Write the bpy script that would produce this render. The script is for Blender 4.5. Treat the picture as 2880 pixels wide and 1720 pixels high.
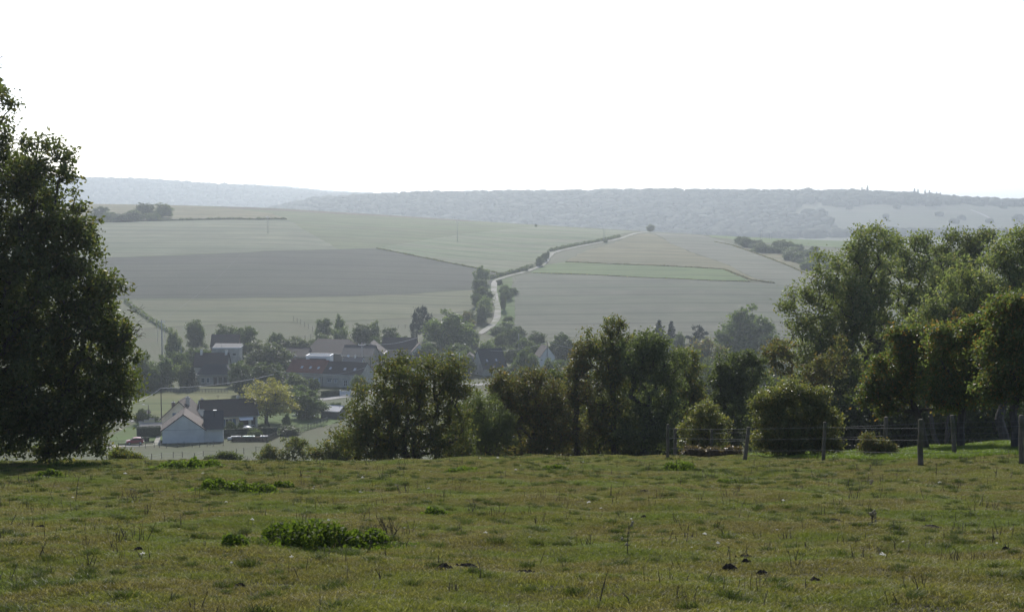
import bpy, bmesh, math, random
import numpy as np
from mathutils import Vector, Matrix, Euler

# ------------------------------------------------------------------ clear, camera, world, sun, exposure
for o in list(bpy.data.objects):
    bpy.data.objects.remove(o, do_unlink=True)
SC = bpy.context.scene
COL = SC.collection
PI = math.pi
R = math.radians

FPX = 3956.0                      # focal length in photograph pixels (2880 wide)
HORIZON = 580.0                   # row of the true horizon
TH = math.atan((860.0 - HORIZON) / FPX)
CT, ST = math.cos(TH), math.sin(TH)
cam_d = bpy.data.cameras.new('camera')
cam_d.sensor_width = 36.0
cam_d.lens = 36.0 * FPX / 2880.0
cam_d.clip_start = 0.3
cam_d.clip_end = 30000.0
cam = bpy.data.objects.new('camera', cam_d)
COL.objects.link(cam)
cam.location = (0, 0, 0)
cam.rotation_euler = (PI / 2 - TH, 0, 0)
SC.camera = cam

SUN_EL, SUN_AZ = 34.0, -4.0       # azimuth from +Y, negative is left
world = bpy.data.worlds.new('World')
SC.world = world
world.use_nodes = True
wn = world.node_tree.nodes
bg = wn['Background']
sky = wn.new('ShaderNodeTexSky')
sky.sky_type = 'NISHITA'
sky.sun_disc = False
sky.sun_elevation = R(SUN_EL)
sky.sun_rotation = R(SUN_AZ)
sky.air_density = 0.6
sky.dust_density = 0.9
sky.ozone_density = 1.0
world.node_tree.links.new(sky.outputs[0], bg.inputs[0])
bg.inputs[1].default_value = 0.14

sun_d = bpy.data.lights.new('sun', 'SUN')
sun_d.energy = 4.3
sun_d.angle = R(0.6)
sun_d.color = (1.0, 0.97, 0.93)
sun = bpy.data.objects.new('sun', sun_d)
COL.objects.link(sun)
sd = Vector((math.sin(R(SUN_AZ)) * math.cos(R(SUN_EL)), math.cos(R(SUN_AZ)) * math.cos(R(SUN_EL)), math.sin(R(SUN_EL))))
sun.rotation_euler = (-sd).to_track_quat('-Z', 'Y').to_euler()
sun.location = sd * 200

vs = SC.view_settings
vs.view_transform = 'Standard'
vs.look = 'None'
vs.gamma = 1.0
vs.use_curve_mapping = False
vs.exposure = 0.0
SC.render.engine = 'CYCLES'
cy = SC.cycles
cy.max_bounces = 7
cy.diffuse_bounces = 4
cy.glossy_bounces = 2
cy.transmission_bounces = 3
cy.volume_bounces = 0
cy.transparent_max_bounces = 8
cy.use_denoising = True
cy.sample_clamp_indirect = 4.0
cy.sample_clamp_direct = 5.0

HAZE_DENSITY = 0.0002
HAZE_G = 0.6

# ------------------------------------------------------------------ helpers
def ray(px, py):
    a = (px - 1440.0) / FPX
    b = (860.0 - py) / FPX
    return a, CT + b * ST, -ST + b * CT

def at(px, py, Y):
    x, y, z = ray(px, py)
    t = Y / y
    return Vector((x * t, Y, z * t))

def pchip(xs, ys, xq):
    xs = np.asarray(xs, float); ys = np.asarray(ys, float); xq = np.asarray(xq, float)
    h = np.diff(xs); d = np.diff(ys) / h
    m = np.zeros_like(ys)
    m[0], m[-1] = d[0], d[-1]
    for i in range(1, len(xs) - 1):
        if d[i-1] * d[i] > 0:
            w1, w2 = 2*h[i] + h[i-1], h[i] + 2*h[i-1]
            m[i] = (w1 + w2) / (w1 / d[i-1] + w2 / d[i])
    k = np.clip(np.searchsorted(xs, xq) - 1, 0, len(xs) - 2)
    t = np.clip((xq - xs[k]) / h[k], 0, 1)
    t2, t3 = t*t, t*t*t
    return ((2*t3 - 3*t2 + 1) * ys[k] + (t3 - 2*t2 + t) * h[k] * m[k] + (-2*t3 + 3*t2) * ys[k+1] + (t3 - t2) * h[k] * m[k+1])

# the lie of the land: heights along nine bearings
COLS = [-400, 240, 700, 960, 1440, 1830, 2400, 2880, 3400]
ROWS = {
    -60: [7.0] * 9, -20: [1.35] * 9, 0: [-1.65] * 9, 25: [-5.4] * 9,
    51: [-9.40, -9.36, -9.30, -9.30, -9.20, -9.20, -9.05, -8.75, -8.5],
    80: [-15.4, -15.4, -15.4, -15.4, -15.2, -15.0, -14.4, -13.8, -13.4],
    120: [-23.2, -23.2, -23.2, -23.2, -23.2, -22.8, -21.6, -20.6, -20],
    200: [-36.9, -36.9, -36.9, -36.9, -36.9, -36.0, -34, -33, -32],
    310: [-52.6, -52.6, -52.6, -52.6, -52.4, -52, -51, -50, -49],
    360: [-54.2] * 9,
    420: [-55.2] * 9, 500: [-54.8] * 9,
    570: [-51, -51, -51, -51, -51.5, -51.5, -51.5, -51.5, -51.5],
    700: [-37, -37, -37, -38, -40, -40, -42, -43, -43],
    900: [-18, -18, -18.3, -20.5, -26, -28, -31.3, -33, -33],
    1080: [-6, -6, -7, -10, -16.7, -21.2, -27.3, -30, -31],
    1230: [2.6, 2.0, -0.8, -5.2, -14.8, -22, -31.5, -34, -35],
    1450: [-2, -2, -7, -13, -26, -36, -46, -50, -50],
    1900: [-55] * 9,
    2300: [-60, -60, -60, -58, -52, -50, -46, -42, -40],
    2850: [-62, -62, -22, 11, 20.5, 23, 21, 3, 1],
    3300: [-60, -60, -40, 0, 8, 10, 8, -8, -8],
    4300: [80, 76, 51, 31, 5, 0, -10, -10, -10],
    5200: [50, 50, 40, 20, 0, 0, -10, -10, -10],
    6500: [70, 74, 88, 58, 18, 0, -5, 20, 22],
    9000: [0] * 9, 14000: [0] * 9,
}
RY = sorted(ROWS)
SQ = np.linspace((-1400 - 1440) / FPX, (4300 - 1440) / FPX, 161)
UQ = np.linspace(0, 1, 900)
YQ = -60 + 14060 * UQ ** 2.6
_cs = [(c - 1440) / FPX for c in [-1400] + COLS + [4300]]
_tab = np.zeros((len(RY), len(SQ)))
for _i, _y in enumerate(RY):
    _r = ROWS[_y]
    _tab[_i] = pchip(_cs, [_r[0]] + _r + [_r[-1]], SQ)
TAB = np.zeros((len(YQ), len(SQ)))
for _j in range(len(SQ)):
    TAB[:, _j] = pchip(RY, _tab[:, _j], YQ)

def T(x, y):
    x = np.asarray(x, float); y = np.asarray(y, float)
    s = x / np.maximum(y + 70.0, 5.0) * np.where(y > 0, (y + 70.0) / np.maximum(y, 35.0), 2.0)
    s = np.clip(s, SQ[0], SQ[-1] - 1e-9)
    u = np.clip((np.maximum(y, -60) + 60) / 14060, 0, 1) ** (1 / 2.6) * (len(UQ) - 1)
    u = np.clip(u, 0, len(UQ) - 1.001)
    j = (s - SQ[0]) / (SQ[1] - SQ[0])
    j = np.clip(j, 0, len(SQ) - 1.001)
    u0 = u.astype(int); j0 = j.astype(int)
    fu = u - u0; fj = j - j0
    z = (TAB[u0, j0] * (1-fu) * (1-fj) + TAB[u0+1, j0] * fu * (1-fj) + TAB[u0, j0+1] * (1-fu) * fj + TAB[u0+1, j0+1] * fu * fj)
    w = np.clip((150 - y) / 60, 0, 1)
    b = 0.05 * np.sin(1.7*x + 0.6*y + 1.1*np.sin(0.5*y)) * np.sin(0.9*y - 0.8*x) + 0.02 * np.sin(2.4*x + 2.3*np.sin(.8*y)) * np.sin(2.1*y) + 0.06*np.sin(0.33*x+0.7)*np.sin(0.27*y)
    w2 = np.clip((y - 1200) / 800, 0, 1)
    b2 = 1.6 * np.sin(x/61 + 1.3*np.sin(y/130)) * np.sin(y/83 + 0.7)
    return z + b * w + b2 * w2

def tz(x, y):
    return float(T(np.array([x]), np.array([y]))[0])

def G(px, py, ymin=60.0, ymax=3200.0):
    """first point of the land along the line of sight, beyond ymin"""
    dx, dy, dz = ray(px, py)
    ys = np.concatenate([np.arange(ymin, 700, 0.8), np.arange(700, ymax, 1.5)])
    t = ys / dy
    d = dz * t - T(dx * t, ys)
    k = np.nonzero(d < 0)[0]
    if len(k) == 0 :
        k = np.argmin(d); yy = ys[k]
    elif k[0] == 0:
        yy = ys[0]
    else:
        i = k[0]; a = d[i-1] / (d[i-1] - d[i]); yy = ys[i-1] + a * (ys[i] - ys[i-1])
    x = dx * yy / dy
    return Vector((x, yy, tz(x, yy)))

def link(o, parent=None):
    COL.objects.link(o)
    if parent is not None:
        o.parent = parent
    return o

def tag(o, label=None, cat=None, group=None, kind=None):
    if label: o['label'] = label
    if cat: o['category'] = cat
    if group: o['group'] = group
    if kind: o['kind'] = kind
    return o

def empty(name, loc, rz=0.0, label=None, cat=None, group=None):
    o = bpy.data.objects.new(name, None)
    o.empty_display_size = 0.3
    COL.objects.link(o)
    o.location = loc
    o.rotation_euler = (0, 0, rz)
    return tag(o, label, cat, group)

def np_mesh(name, verts, faces, mat, parent=None, smooth=False):
    """verts (n,3), faces (m,k) arrays with constant k"""
    me = bpy.data.meshes.new(name)
    verts = np.ascontiguousarray(verts, dtype=np.float32)
    faces = np.ascontiguousarray(faces, dtype=np.int32)
    m, k = faces.shape
    me.vertices.add(len(verts)); me.vertices.foreach_set('co', verts.ravel())
    me.loops.add(m * k); me.loops.foreach_set('vertex_index', faces.ravel())
    me.polygons.add(m)
    me.polygons.foreach_set('loop_start', np.arange(0, m * k, k, dtype=np.int32))
    if smooth:
        me.polygons.foreach_set('use_smooth', np.ones(m, dtype=bool))
    me.update(calc_edges=True)
    if mat: me.materials.append(mat)
    o = bpy.data.objects.new(name, me)
    return link(o, parent)

class MB:
    """collects simple solids; build() links them as one mesh object"""
    def __init__(s, M=None):
        s.v = []; s.f = []; s.M = M
    def add(s, vs, fs):
        n = len(s.v)
        if s.M is not None:
            vs = [tuple(s.M @ Vector(p)) for p in vs]
        s.v += [tuple(p) for p in vs]
        s.f += [tuple(i + n for i in f) for f in fs]
        return s
    def box(s, x0, x1, y0, y1, z0, z1):
        return s.add([(x0,y0,z0),(x1,y0,z0),(x1,y1,z0),(x0,y1,z0),(x0,y0,z1),(x1,y0,z1),(x1,y1,z1),(x0,y1,z1)],
                     [(0,3,2,1),(4,5,6,7),(0,1,5,4),(1,2,6,5),(2,3,7,6),(3,0,4,7)])
    def prism(s, poly, axis, a, b):
        """poly in the two other axes, swept along axis from a to b"""
        n = len(poly)
        def P(p, t):
            if axis == 'x': return (t, p[0], p[1])
            if axis == 'y': return (p[0], t, p[1])
            return (p[0], p[1], t)
        vs = [P(p, a) for p in poly] + [P(p, b) for p in poly]
        fs = [tuple(range(n))[::-1], tuple(range(n, 2*n))] + [(i, (i+1) % n, n + (i+1) % n, n + i) for i in range(n)]
        return s.add(vs, fs)
    def tube(s, pts, rad, n=6, caps=True):
        pts = [Vector(p) for p in pts]
        if not hasattr(rad, '__len__'): rad = [rad] * len(pts)
        vs = []; fs = []
        for i, p in enumerate(pts):
            d = (pts[min(i+1, len(pts)-1)] - pts[max(i-1, 0)])
            if d.length < 1e-9: d = Vector((0,0,1))
            d.normalize()
            u = d.orthogonal().normalized() if abs(d.z) > 0.9 else d.cross(Vector((0,0,1))).normalized()
            w = d.cross(u)
            for k in range(n):
                a = 2*PI*k/n
                vs.append(p + (u*math.cos(a) + w*math.sin(a)) * rad[i])
        for i in range(len(pts)-1):
            for k in range(n):
                fs.append((i*n+k, i*n+(k+1)%n, (i+1)*n+(k+1)%n, (i+1)*n+k))
        if caps:
            fs.append(tuple(range(n))[::-1]); fs.append(tuple(range((len(pts)-1)*n, len(pts)*n)))
        return s.add(vs, fs)
    def lathe(s, prof, n=16, axis='z', c=(0,0,0)):
        vs = []; fs = []
        for (r, h) in prof:
            for k in range(n):
                a = 2*PI*k/n
                p = (r*math.cos(a), r*math.sin(a), h)
                if axis == 'x': p = (p[2], p[0], p[1])
                if axis == 'y': p = (p[0], p[2], p[1])
                vs.append((p[0]+c[0], p[1]+c[1], p[2]+c[2]))
        for i in range(len(prof)-1):
            for k in range(n):
                fs.append((i*n+k, i*n+(k+1)%n, (i+1)*n+(k+1)%n, (i+1)*n+k))
        fs.append(tuple(range(n))[::-1]); fs.append(tuple(range((len(prof)-1)*n, len(prof)*n)))
        return s.add(vs, fs)
    def build(s, name, mat, parent=None, smooth=False):
        me = bpy.data.meshes.new(name)
        me.from_pydata(s.v, [], s.f)
        me.update()
        if mat: me.materials.append(mat)
        if smooth:
            for p in me.polygons: p.use_smooth = True
        o = bpy.data.objects.new(name, me)
        return link(o, parent)

# ------------------------------------------------------------------ materials
def new_mat(name):
    m = bpy.data.materials.new(name)
    m.use_nodes = True
    nt = m.node_tree
    return m, nt, nt.nodes, nt.links, nt.nodes['Principled BSDF']

def ramp(n, stops):
    r = n.new('ShaderNodeValToRGB')
    e = r.color_ramp.elements
    while len(e) < len(stops): e.new(0.5)
    for k, (p, c) in enumerate(stops):
        e[k].position = p; e[k].color = (*c, 1)
    return r

def noise(n, l, scale, detail=4, rough=0.6, coord=None, stretch=None):
    g = n.new('ShaderNodeNewGeometry')
    src = g.outputs['Position'] if coord is None else coord
    if stretch:
        mp = n.new('ShaderNodeMapping'); mp.inputs['Scale'].default_value = stretch[:3]
        if len(stretch) > 3: mp.inputs['Rotation'].default_value = (0, 0, stretch[3])
        l.new(src, mp.inputs['Vector']); src = mp.outputs[0]
    t = n.new('ShaderNodeTexNoise')
    t.inputs['Scale'].default_value = scale
    t.inputs['Detail'].default_value = detail
    t.inputs['Roughness'].default_value = rough
    l.new(src, t.inputs['Vector'])
    return t

def mixc(n, l, a, b, fac, mode='MIX'):
    m = n.new('ShaderNodeMix'); m.data_type = 'RGBA'; m.blend_type = mode
    for s, v in ((6, a), (7, b)):
        if isinstance(v, tuple): m.inputs[s].default_value = (*v, 1)
        else: l.new(v, m.inputs[s])
    if isinstance(fac, (int, float)): m.inputs[0].default_value = fac
    else: l.new(fac, m.inputs[0])
    return m.outputs[2]

def mottled(name, c1, c2, scale=1.0, c3=None, scale3=0.1, rough=0.85, bump=0.0, bscale=None, stretch=None, spec=0.3, local=True):
    m, nt, n, l, p = new_mat(name)
    coord = None
    if local:
        tc = n.new('ShaderNodeTexCoord'); coord = tc.outputs['Object']
    t = noise(n, l, scale, 5, 0.6, coord, stretch)
    r = ramp(n, [(0.32, c1), (0.68, c2)])
    l.new(t.outputs['Fac'], r.inputs['Fac'])
    c = r.outputs[0]
    if c3:
        t3 = noise(n, l, scale3, 3, 0.6, coord)
        r3 = ramp(n, [(0.42, (0,0,0)), (0.62, (1,1,1))])
        l.new(t3.outputs['Fac'], r3.inputs['Fac'])
        c = mixc(n, l, c, c3, r3.outputs[0])
    l.new(c, p.inputs['Base Color'])
    p.inputs['Roughness'].default_value = rough
    p.inputs['Specular IOR Level'].default_value = spec
    if bump:
        tb = noise(n, l, bscale or scale * 4, 4, 0.65, coord, stretch)
        b = n.new('ShaderNodeBump'); b.inputs['Strength'].default_value = 1.0; b.inputs['Distance'].default_value = bump
        l.new(tb.outputs['Fac'], b.inputs['Height']); l.new(b.outputs[0], p.inputs['Normal'])
    return m

def leaf_mat(name, c1, c2, c3=None, f3=0.15, trans=0.4, rough=0.5, spec=0.4, tint=(1.05, 1.2, 0.58), vary=0.2):
    """leaves: each leaf its own shade, light shining through"""
    m, nt, n, l, p = new_mat(name)
    g = n.new('ShaderNodeNewGeometry')
    stops = [(0.0, c1), (0.75, c2)]
    if c3: stops = [(0.0, c1), (max(0.05, 1 - f3 - 0.12), c2), (1 - f3, c3)]
    r = ramp(n, stops)
    l.new(g.outputs['Random Per Island'], r.inputs['Fac'])
    oi = n.new('ShaderNodeObjectInfo')
    hs = n.new('ShaderNodeHueSaturation')
    mr = n.new('ShaderNodeMapRange'); mr.inputs['To Min'].default_value = 1 - vary; mr.inputs['To Max'].default_value = 1 + vary
    l.new(oi.outputs['Random'], mr.inputs['Value'])
    l.new(mr.outputs[0], hs.inputs['Value']); l.new(r.outputs[0], hs.inputs['Color'])
    l.new(hs.outputs[0], p.inputs['Base Color'])
    p.inputs['Roughness'].default_value = rough
    p.inputs['Specular IOR Level'].default_value = spec
    tr = n.new('ShaderNodeBsdfTranslucent')
    tc = mixc(n, l, hs.outputs[0], tint, 1.0, 'MULTIPLY')
    l.new(tc, tr.inputs['Color'])
    mx = n.new('ShaderNodeMixShader'); mx.inputs[0].default_value = trans
    l.new(p.outputs[0], mx.inputs[1]); l.new(tr.outputs[0], mx.inputs[2])
    l.new(mx.outputs[0], nt.nodes['Material Output'].inputs[0])
    return m

def plain(name, c, rough=0.6, metal=0.0, spec=0.5, var=0.12, scale=6.0):
    m, nt, n, l, p = new_mat(name)
    tc = n.new('ShaderNodeTexCoord')
    t = noise(n, l, scale, 4, 0.6, tc.outputs['Object'])
    r = ramp(n, [(0.3, tuple(max(0, x*(1-var)) for x in c)), (0.7, tuple(min(1, x*(1+var)) for x in c))])
    l.new(t.outputs['Fac'], r.inputs['Fac']); l.new(r.outputs[0], p.inputs['Base Color'])
    p.inputs['Roughness'].default_value = rough
    p.inputs['Metallic'].default_value = metal
    p.inputs['Specular IOR Level'].default_value = spec
    return m

M = {}
# leaves
M['oak'] = leaf_mat('oak_leaf', (0.080,0.093,0.035), (0.146,0.162,0.060), (0.212,0.174,0.065), .06, trans=.46, rough=.5, spec=.22)
M['ash'] = leaf_mat('ash_leaf', (0.132,0.153,0.067), (0.239,0.254,0.116), (0.288,0.249,0.122), .08, trans=.52, rough=.55, spec=.2)
M['hedge_leaf'] = leaf_mat('hedgerow_leaf', (0.122,0.136,0.054), (0.222,0.229,0.091), (0.307,0.224,0.069), .1, trans=.5, spec=.2)
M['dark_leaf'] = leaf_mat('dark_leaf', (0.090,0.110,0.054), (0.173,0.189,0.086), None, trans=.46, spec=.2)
M['brown_leaf'] = leaf_mat('browning_leaf', (0.113,0.115,0.053), (0.199,0.185,0.081), (0.253,0.161,0.065), .15, trans=.48, spec=.2)
M['glossy_leaf'] = leaf_mat('glossy_leaf', (0.160,0.169,0.059), (0.292,0.283,0.107), (0.364,0.283,0.117), .1, trans=.5, rough=.38, spec=.6)
M['willow_leaf'] = leaf_mat('willow_leaf', (0.124,0.142,0.064), (0.205,0.222,0.094), None, trans=.5, spec=.2)
M['fruit_leaf'] = leaf_mat('fruit_leaf', (0.100,0.128,0.045), (0.205,0.227,0.080), (0.360,0.199,0.067), .08, trans=.52, rough=.5, spec=.3)
M['red_leaf'] = leaf_mat('reddish_leaf', (0.092,0.090,0.034), (0.175,0.130,0.045), (0.221,0.100,0.045), .15, trans=.48, spec=.2)
M['village_leaf'] = leaf_mat('village_leaf', (0.066,0.090,0.033), (0.132,0.160,0.055), None, trans=.44, vary=.3, spec=.15)
M['pale_leaf'] = leaf_mat('pale_leaf', (.10,.13,.045), (.18,.215,.075), None, trans=.46, vary=.25, spec=.15)
M['yellow_leaf'] = leaf_mat('yellow_leaf', (0.166,0.167,0.039), (0.331,0.290,0.061), (0.414,0.326,0.077), .3, trans=.52)
M['conifer_leaf'] = leaf_mat('conifer_needles', (.022,.036,.022), (.045,.065,.035), None, trans=.12)
M['clipped_leaf'] = leaf_mat('clipped_hedge_leaf', (.025,.042,.018), (.05,.07,.028), None, trans=.22)
M['nettle_leaf'] = leaf_mat('nettle_leaf', (.085,.125,.028), (.165,.21,.05), None, trans=.5, rough=.6, spec=.15, tint=(1.2,1.35,.45))
M['bracken'] = leaf_mat('bracken', (.13,.09,.05), (.21,.145,.08), None, trans=.3)
M['forest'] = leaf_mat('forest_canopy', (.045,.06,.03), (.058,.074,.036), (.066,.08,.038), .1, trans=.45, rough=.8, spec=.1)
M['bark'] = mottled('bark', (.05,.043,.035), (.13,.11,.09), 9, bump=.02, stretch=(1,1,.3))
M['clipped_core'] = mottled('clipped_core', (.02,.03,.014), (.04,.055,.024), 6, bump=.04)
M['pale_bark'] = mottled('pale_bark', (.10,.09,.075), (.2,.185,.15), 9, bump=.015, stretch=(1,1,.3))
# walls, roofs
M['white_render'] = mottled('white_render', (.74,.72,.67), (.82,.80,.75), .7, (.66,.64,.59), .25, rough=.9)
M['cream_render'] = mottled('cream_render', (.66,.60,.47), (.76,.69,.55), .7, (.58,.52,.41), .3, rough=.9)
M['stone_wall'] = mottled('stone_wall', (.27,.25,.21), (.42,.39,.33), 2.2, (.33,.27,.22), .4, rough=.95, bump=.03)
M['pale_stone'] = mottled('pale_stone', (.42,.40,.35), (.55,.52,.46), 1.5, (.38,.36,.32), .4, rough=.95, bump=.02)
M['brick_wall'] = mottled('brick_wall', (.26,.17,.13), (.36,.26,.20), 3, rough=.95, bump=.01)
M['timber_wall'] = mottled('timber_wall', (.16,.14,.12), (.26,.23,.2), 3, rough=.95)
M['metal_roof'] = plain('metal_roof', (.5,.5,.5), .35, .3)
M['white_paint'] = plain('white_paint', (.76,.77,.77), .5)
M['zinc'] = plain('zinc', (.55,.56,.58), .35, .6)
M['blue_shutter'] = plain('blue_shutter', (.10,.14,.2), .6)
M['pale_shutter'] = plain('pale_shutter', (.55,.6,.64), .6)
M['dark_wood'] = mottled('dark_wood', (.05,.042,.035), (.11,.09,.075), 8, bump=.006, stretch=(4,4,.5))
M['grey_wood'] = mottled('grey_wood', (.11,.09,.065), (.25,.205,.15), 10, (.10,.095,.05), 2.5, bump=.012, stretch=(5,5,.4))
M['concrete'] = mottled('concrete', (.33,.32,.30), (.45,.44,.41), 3, rough=.9)
M['dark_metal'] = plain('dark_metal', (.09,.09,.09), .5, .5)
M['wire'] = plain('fence_wire', (.2,.2,.19), .6, .2)
M['cable'] = plain('cable', (.5,.5,.5), .3, .5)
M['thin_line'] = plain('thin_line', (.16,.16,.16), .7)
M['red_paint'] = plain('red_car_paint', (.30,.018,.025), .25, 0, .7, .05)
M['rubber'] = plain('rubber', (.02,.02,.02), .8)
M['green_tarp'] = plain('green_tarp', (.16,.36,.26), .4)
M['grey_tarp'] = plain('grey_tarp', (.42,.43,.43), .5)
M['white_tarp'] = plain('white_tarp', (.7,.72,.72), .35)
M['firewood'] = mottled('firewood', (.07,.05,.035), (.22,.16,.10), 14, rough=.95)
M['soil'] = mottled('soil', (.025,.019,.013), (.06,.045,.03), 12, rough=1.0, bump=.03)
M['dry_stem'] = plain('dry_stem', (.075,.06,.04), .8, var=.4)
M['straw'] = plain('straw', (.35,.29,.17), .7, var=.2)
M['wool'] = leaf_mat('wool', (.72,.70,.66), (.8,.78,.74), None, trans=.55, rough=.95, spec=.1, tint=(1,1,.97), vary=.05)
m, nt, n, l, p = new_mat('glass')
M['glass'] = m
t = noise(n, l, .7, 2)
r = ramp(n, [(.4, (.02,.024,.03)), (.6, (.05,.055,.06))]); l.new(t.outputs['Fac'], r.inputs['Fac']); l.new(r.outputs[0], p.inputs['Base Color'])
p.inputs['Roughness'].default_value = .08

def tile_mat(name, c1, c2, c3, sx=3.4, sz=3.0, rough=.8):
    """roof tiles too far off to pick apart: courses and single tiles as fine relief and shade"""
    m, nt, n, l, p = new_mat(name)
    tc = n.new('ShaderNodeTexCoord')
    t = noise(n, l, 5, 4, .7, tc.outputs['Object'], (1.0, .5, .5))
    r = ramp(n, [(.3, c1), (.7, c2)]); l.new(t.outputs['Fac'], r.inputs['Fac'])
    t3 = noise(n, l, .35, 4, .6, tc.outputs['Object'])
    r3 = ramp(n, [(.4, (0,0,0)), (.7, (.8,.8,.8))]); l.new(t3.outputs['Fac'], r3.inputs['Fac'])
    c = mixc(n, l, r.outputs[0], c3, r3.outputs[0])
    l.new(c, p.inputs['Base Color'])
    w = n.new('ShaderNodeTexWave'); w.wave_type = 'BANDS'; w.bands_direction = 'Z'; w.inputs['Scale'].default_value = sz; w.inputs['Distortion'].default_value = .6
    l.new(tc.outputs['Object'], w.inputs['Vector'])
    b = n.new('ShaderNodeBump'); b.inputs['Strength'].default_value = .8; b.inputs['Distance'].default_value = .03
    l.new(w.outputs['Fac'], b.inputs['Height']); l.new(b.outputs[0], p.inputs['Normal'])
    p.inputs['Roughness'].default_value = rough
    p.inputs['Specular IOR Level'].default_value = .3
    return m
M['dark_tiles'] = tile_mat('dark_tiles', (.06,.042,.034), (.10,.075,.062), (.07,.06,.048))
M['slate'] = tile_mat('slate', (.035,.038,.045), (.06,.064,.07), (.045,.05,.048))
M['brown_tiles'] = tile_mat('brown_tiles', (.085,.06,.048), (.14,.10,.078), (.09,.078,.062))
M['red_tiles'] = tile_mat('red_tiles', (.2,.07,.045), (.3,.12,.075), (.19,.09,.065))
M['grey_tiles'] = tile_mat('grey_tiles', (.2,.17,.15), (.3,.26,.22), (.2,.19,.17))
M['pale_tiles'] = tile_mat('pale_tiles', (.4,.35,.29), (.52,.46,.39), (.38,.33,.28))

# grassland
def grass_ground(name, cols, s1=.9, s2=.07, bump=.03):
    m, nt, n, l, p = new_mat(name)
    t = noise(n, l, s1, 6, .7)
    r = ramp(n, [(.25, cols[0]), (.5, cols[1]), (.75, cols[2])]); l.new(t.outputs['Fac'], r.inputs['Fac'])
    t2 = noise(n, l, s2, 4, .6)
    r2 = ramp(n, [(.38, (0,0,0)), (.66, (1,1,1))]); l.new(t2.outputs['Fac'], r2.inputs['Fac'])
    c = mixc(n, l, r.outputs[0], cols[3], r2.outputs[0])
    l.new(c, p.inputs['Base Color'])
    p.inputs['Roughness'].default_value = .9; p.inputs['Specular IOR Level'].default_value = .2
    tb = noise(n, l, 7, 5, .7)
    b = n.new('ShaderNodeBump'); b.inputs['Distance'].default_value = bump; l.new(tb.outputs['Fac'], b.inputs['Height'])
    l.new(b.outputs[0], p.inputs['Normal'])
    return m
M['thatch'] = grass_ground('pasture_turf', [(.028,.028,.012), (.045,.043,.018), (.06,.052,.024), (.05,.038,.02)])  # soil and thatch, darkened further for self-shadow the flat turf lacks
M['ground'] = grass_ground('pasture_ground', [(.042,.054,.016), (.062,.078,.023), (.08,.094,.03), (.075,.076,.03)])

def field_mat(name, c1, c2, c3, rows=None, ang=0.0, bump=.12, s=.05):
    """a field: drill rows, patches, fine grain"""
    m, nt, n, l, p = new_mat(name)
    t = noise(n, l, s, 6, .65)
    r = ramp(n, [(.3, c1), (.7, c2)]); l.new(t.outputs['Fac'], r.inputs['Fac'])
    c = r.outputs[0]
    t2 = noise(n, l, 1.0, 5, .65, None, (.004, .035, .035, ang))
    r2 = ramp(n, [(.38, (0,0,0)), (.62, (1,1,1))]); l.new(t2.outputs['Fac'], r2.inputs['Fac'])
    c = mixc(n, l, c, c3, r2.outputs[0])
    t4 = noise(n, l, 1.0, 4, .75, None, (.03, .45, .45, ang))
    r4 = ramp(n, [(.35, (.83,.84,.85)), (.65, (1.13,1.12,1.1))]); l.new(t4.outputs['Fac'], r4.inputs['Fac'])
    c = mixc(n, l, c, r4.outputs[0], 1.0, 'MULTIPLY')
    gg = n.new('ShaderNodeNewGeometry'); mp = n.new('ShaderNodeMapping'); mp.inputs['Rotation'].default_value = (0, 0, PI / 2 + ang)
    l.new(gg.outputs['Position'], mp.inputs['Vector'])
    wv = n.new('ShaderNodeTexWave'); wv.inputs['Scale'].default_value = .0125; wv.inputs['Distortion'].default_value = 2.2; wv.inputs['Detail'].default_value = 1.0; wv.inputs['Detail Scale'].default_value = .12
    l.new(mp.outputs[0], wv.inputs['Vector'])
    rw = ramp(n, [(.955, (1,1,1)), (.985, (.72,.73,.72))]); l.new(wv.outputs['Fac'], rw.inputs['Fac'])
    c = mixc(n, l, c, rw.outputs[0], 1.0, 'MULTIPLY')
    t6 = noise(n, l, .018, 5, .7); r6 = ramp(n, [(.3, (.84,.86,.86)), (.7, (1.14,1.12,1.1))]); l.new(t6.outputs['Fac'], r6.inputs['Fac'])
    c = mixc(n, l, c, r6.outputs[0], 1.0, 'MULTIPLY')
    l.new(c, p.inputs['Base Color'])
    tb = noise(n, l, .8, 5, .7)
    b = n.new('ShaderNodeBump'); b.inputs['Distance'].default_value = bump; l.new(tb.outputs['Fac'], b.inputs['Height'])
    l.new(b.outputs[0], p.inputs['Normal'])
    p.inputs['Roughness'].default_value = .95; p.inputs['Specular IOR Level'].default_value = .1
    return m
# ------------------------------------------------------------------ the land
ys = np.concatenate([np.arange(-58, 4, 2.0), np.arange(4, 64, 0.36), 64 * 1.018 ** np.arange(0, 302)])
ys = ys[ys < 13900]
ks = np.linspace(-1, 1, 321); ks = np.sign(ks) * np.abs(ks) ** 1.4
YY, KK = np.meshgrid(ys, ks, indexing='ij')
XX = KK * (np.maximum(YY, 0) * 0.72 + 45)
ZZ = T(XX, YY) - np.where(YY < 60, .014, 0)
nv = np.stack([XX.ravel(), YY.ravel(), ZZ.ravel()], 1)
a = np.arange(len(ys) - 1)[:, None] * len(ks) + np.arange(len(ks) - 1)[None, :]
a = a.ravel()
fc = np.stack([a, a + 1, a + 1 + len(ks), a + len(ks)], 1)
ground = np_mesh('ground', nv, fc, M['ground'], smooth=True)
ground.data.materials.append(M['thatch'])
_mi = (np.repeat(ys[:-1] < 60, len(ks) - 1)).astype(np.int32)
ground.data.polygons.foreach_set('material_index', _mi)
tag(ground, 'sloping grazed pasture and valley grassland rolling to the far ridges', kind='structure')

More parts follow.
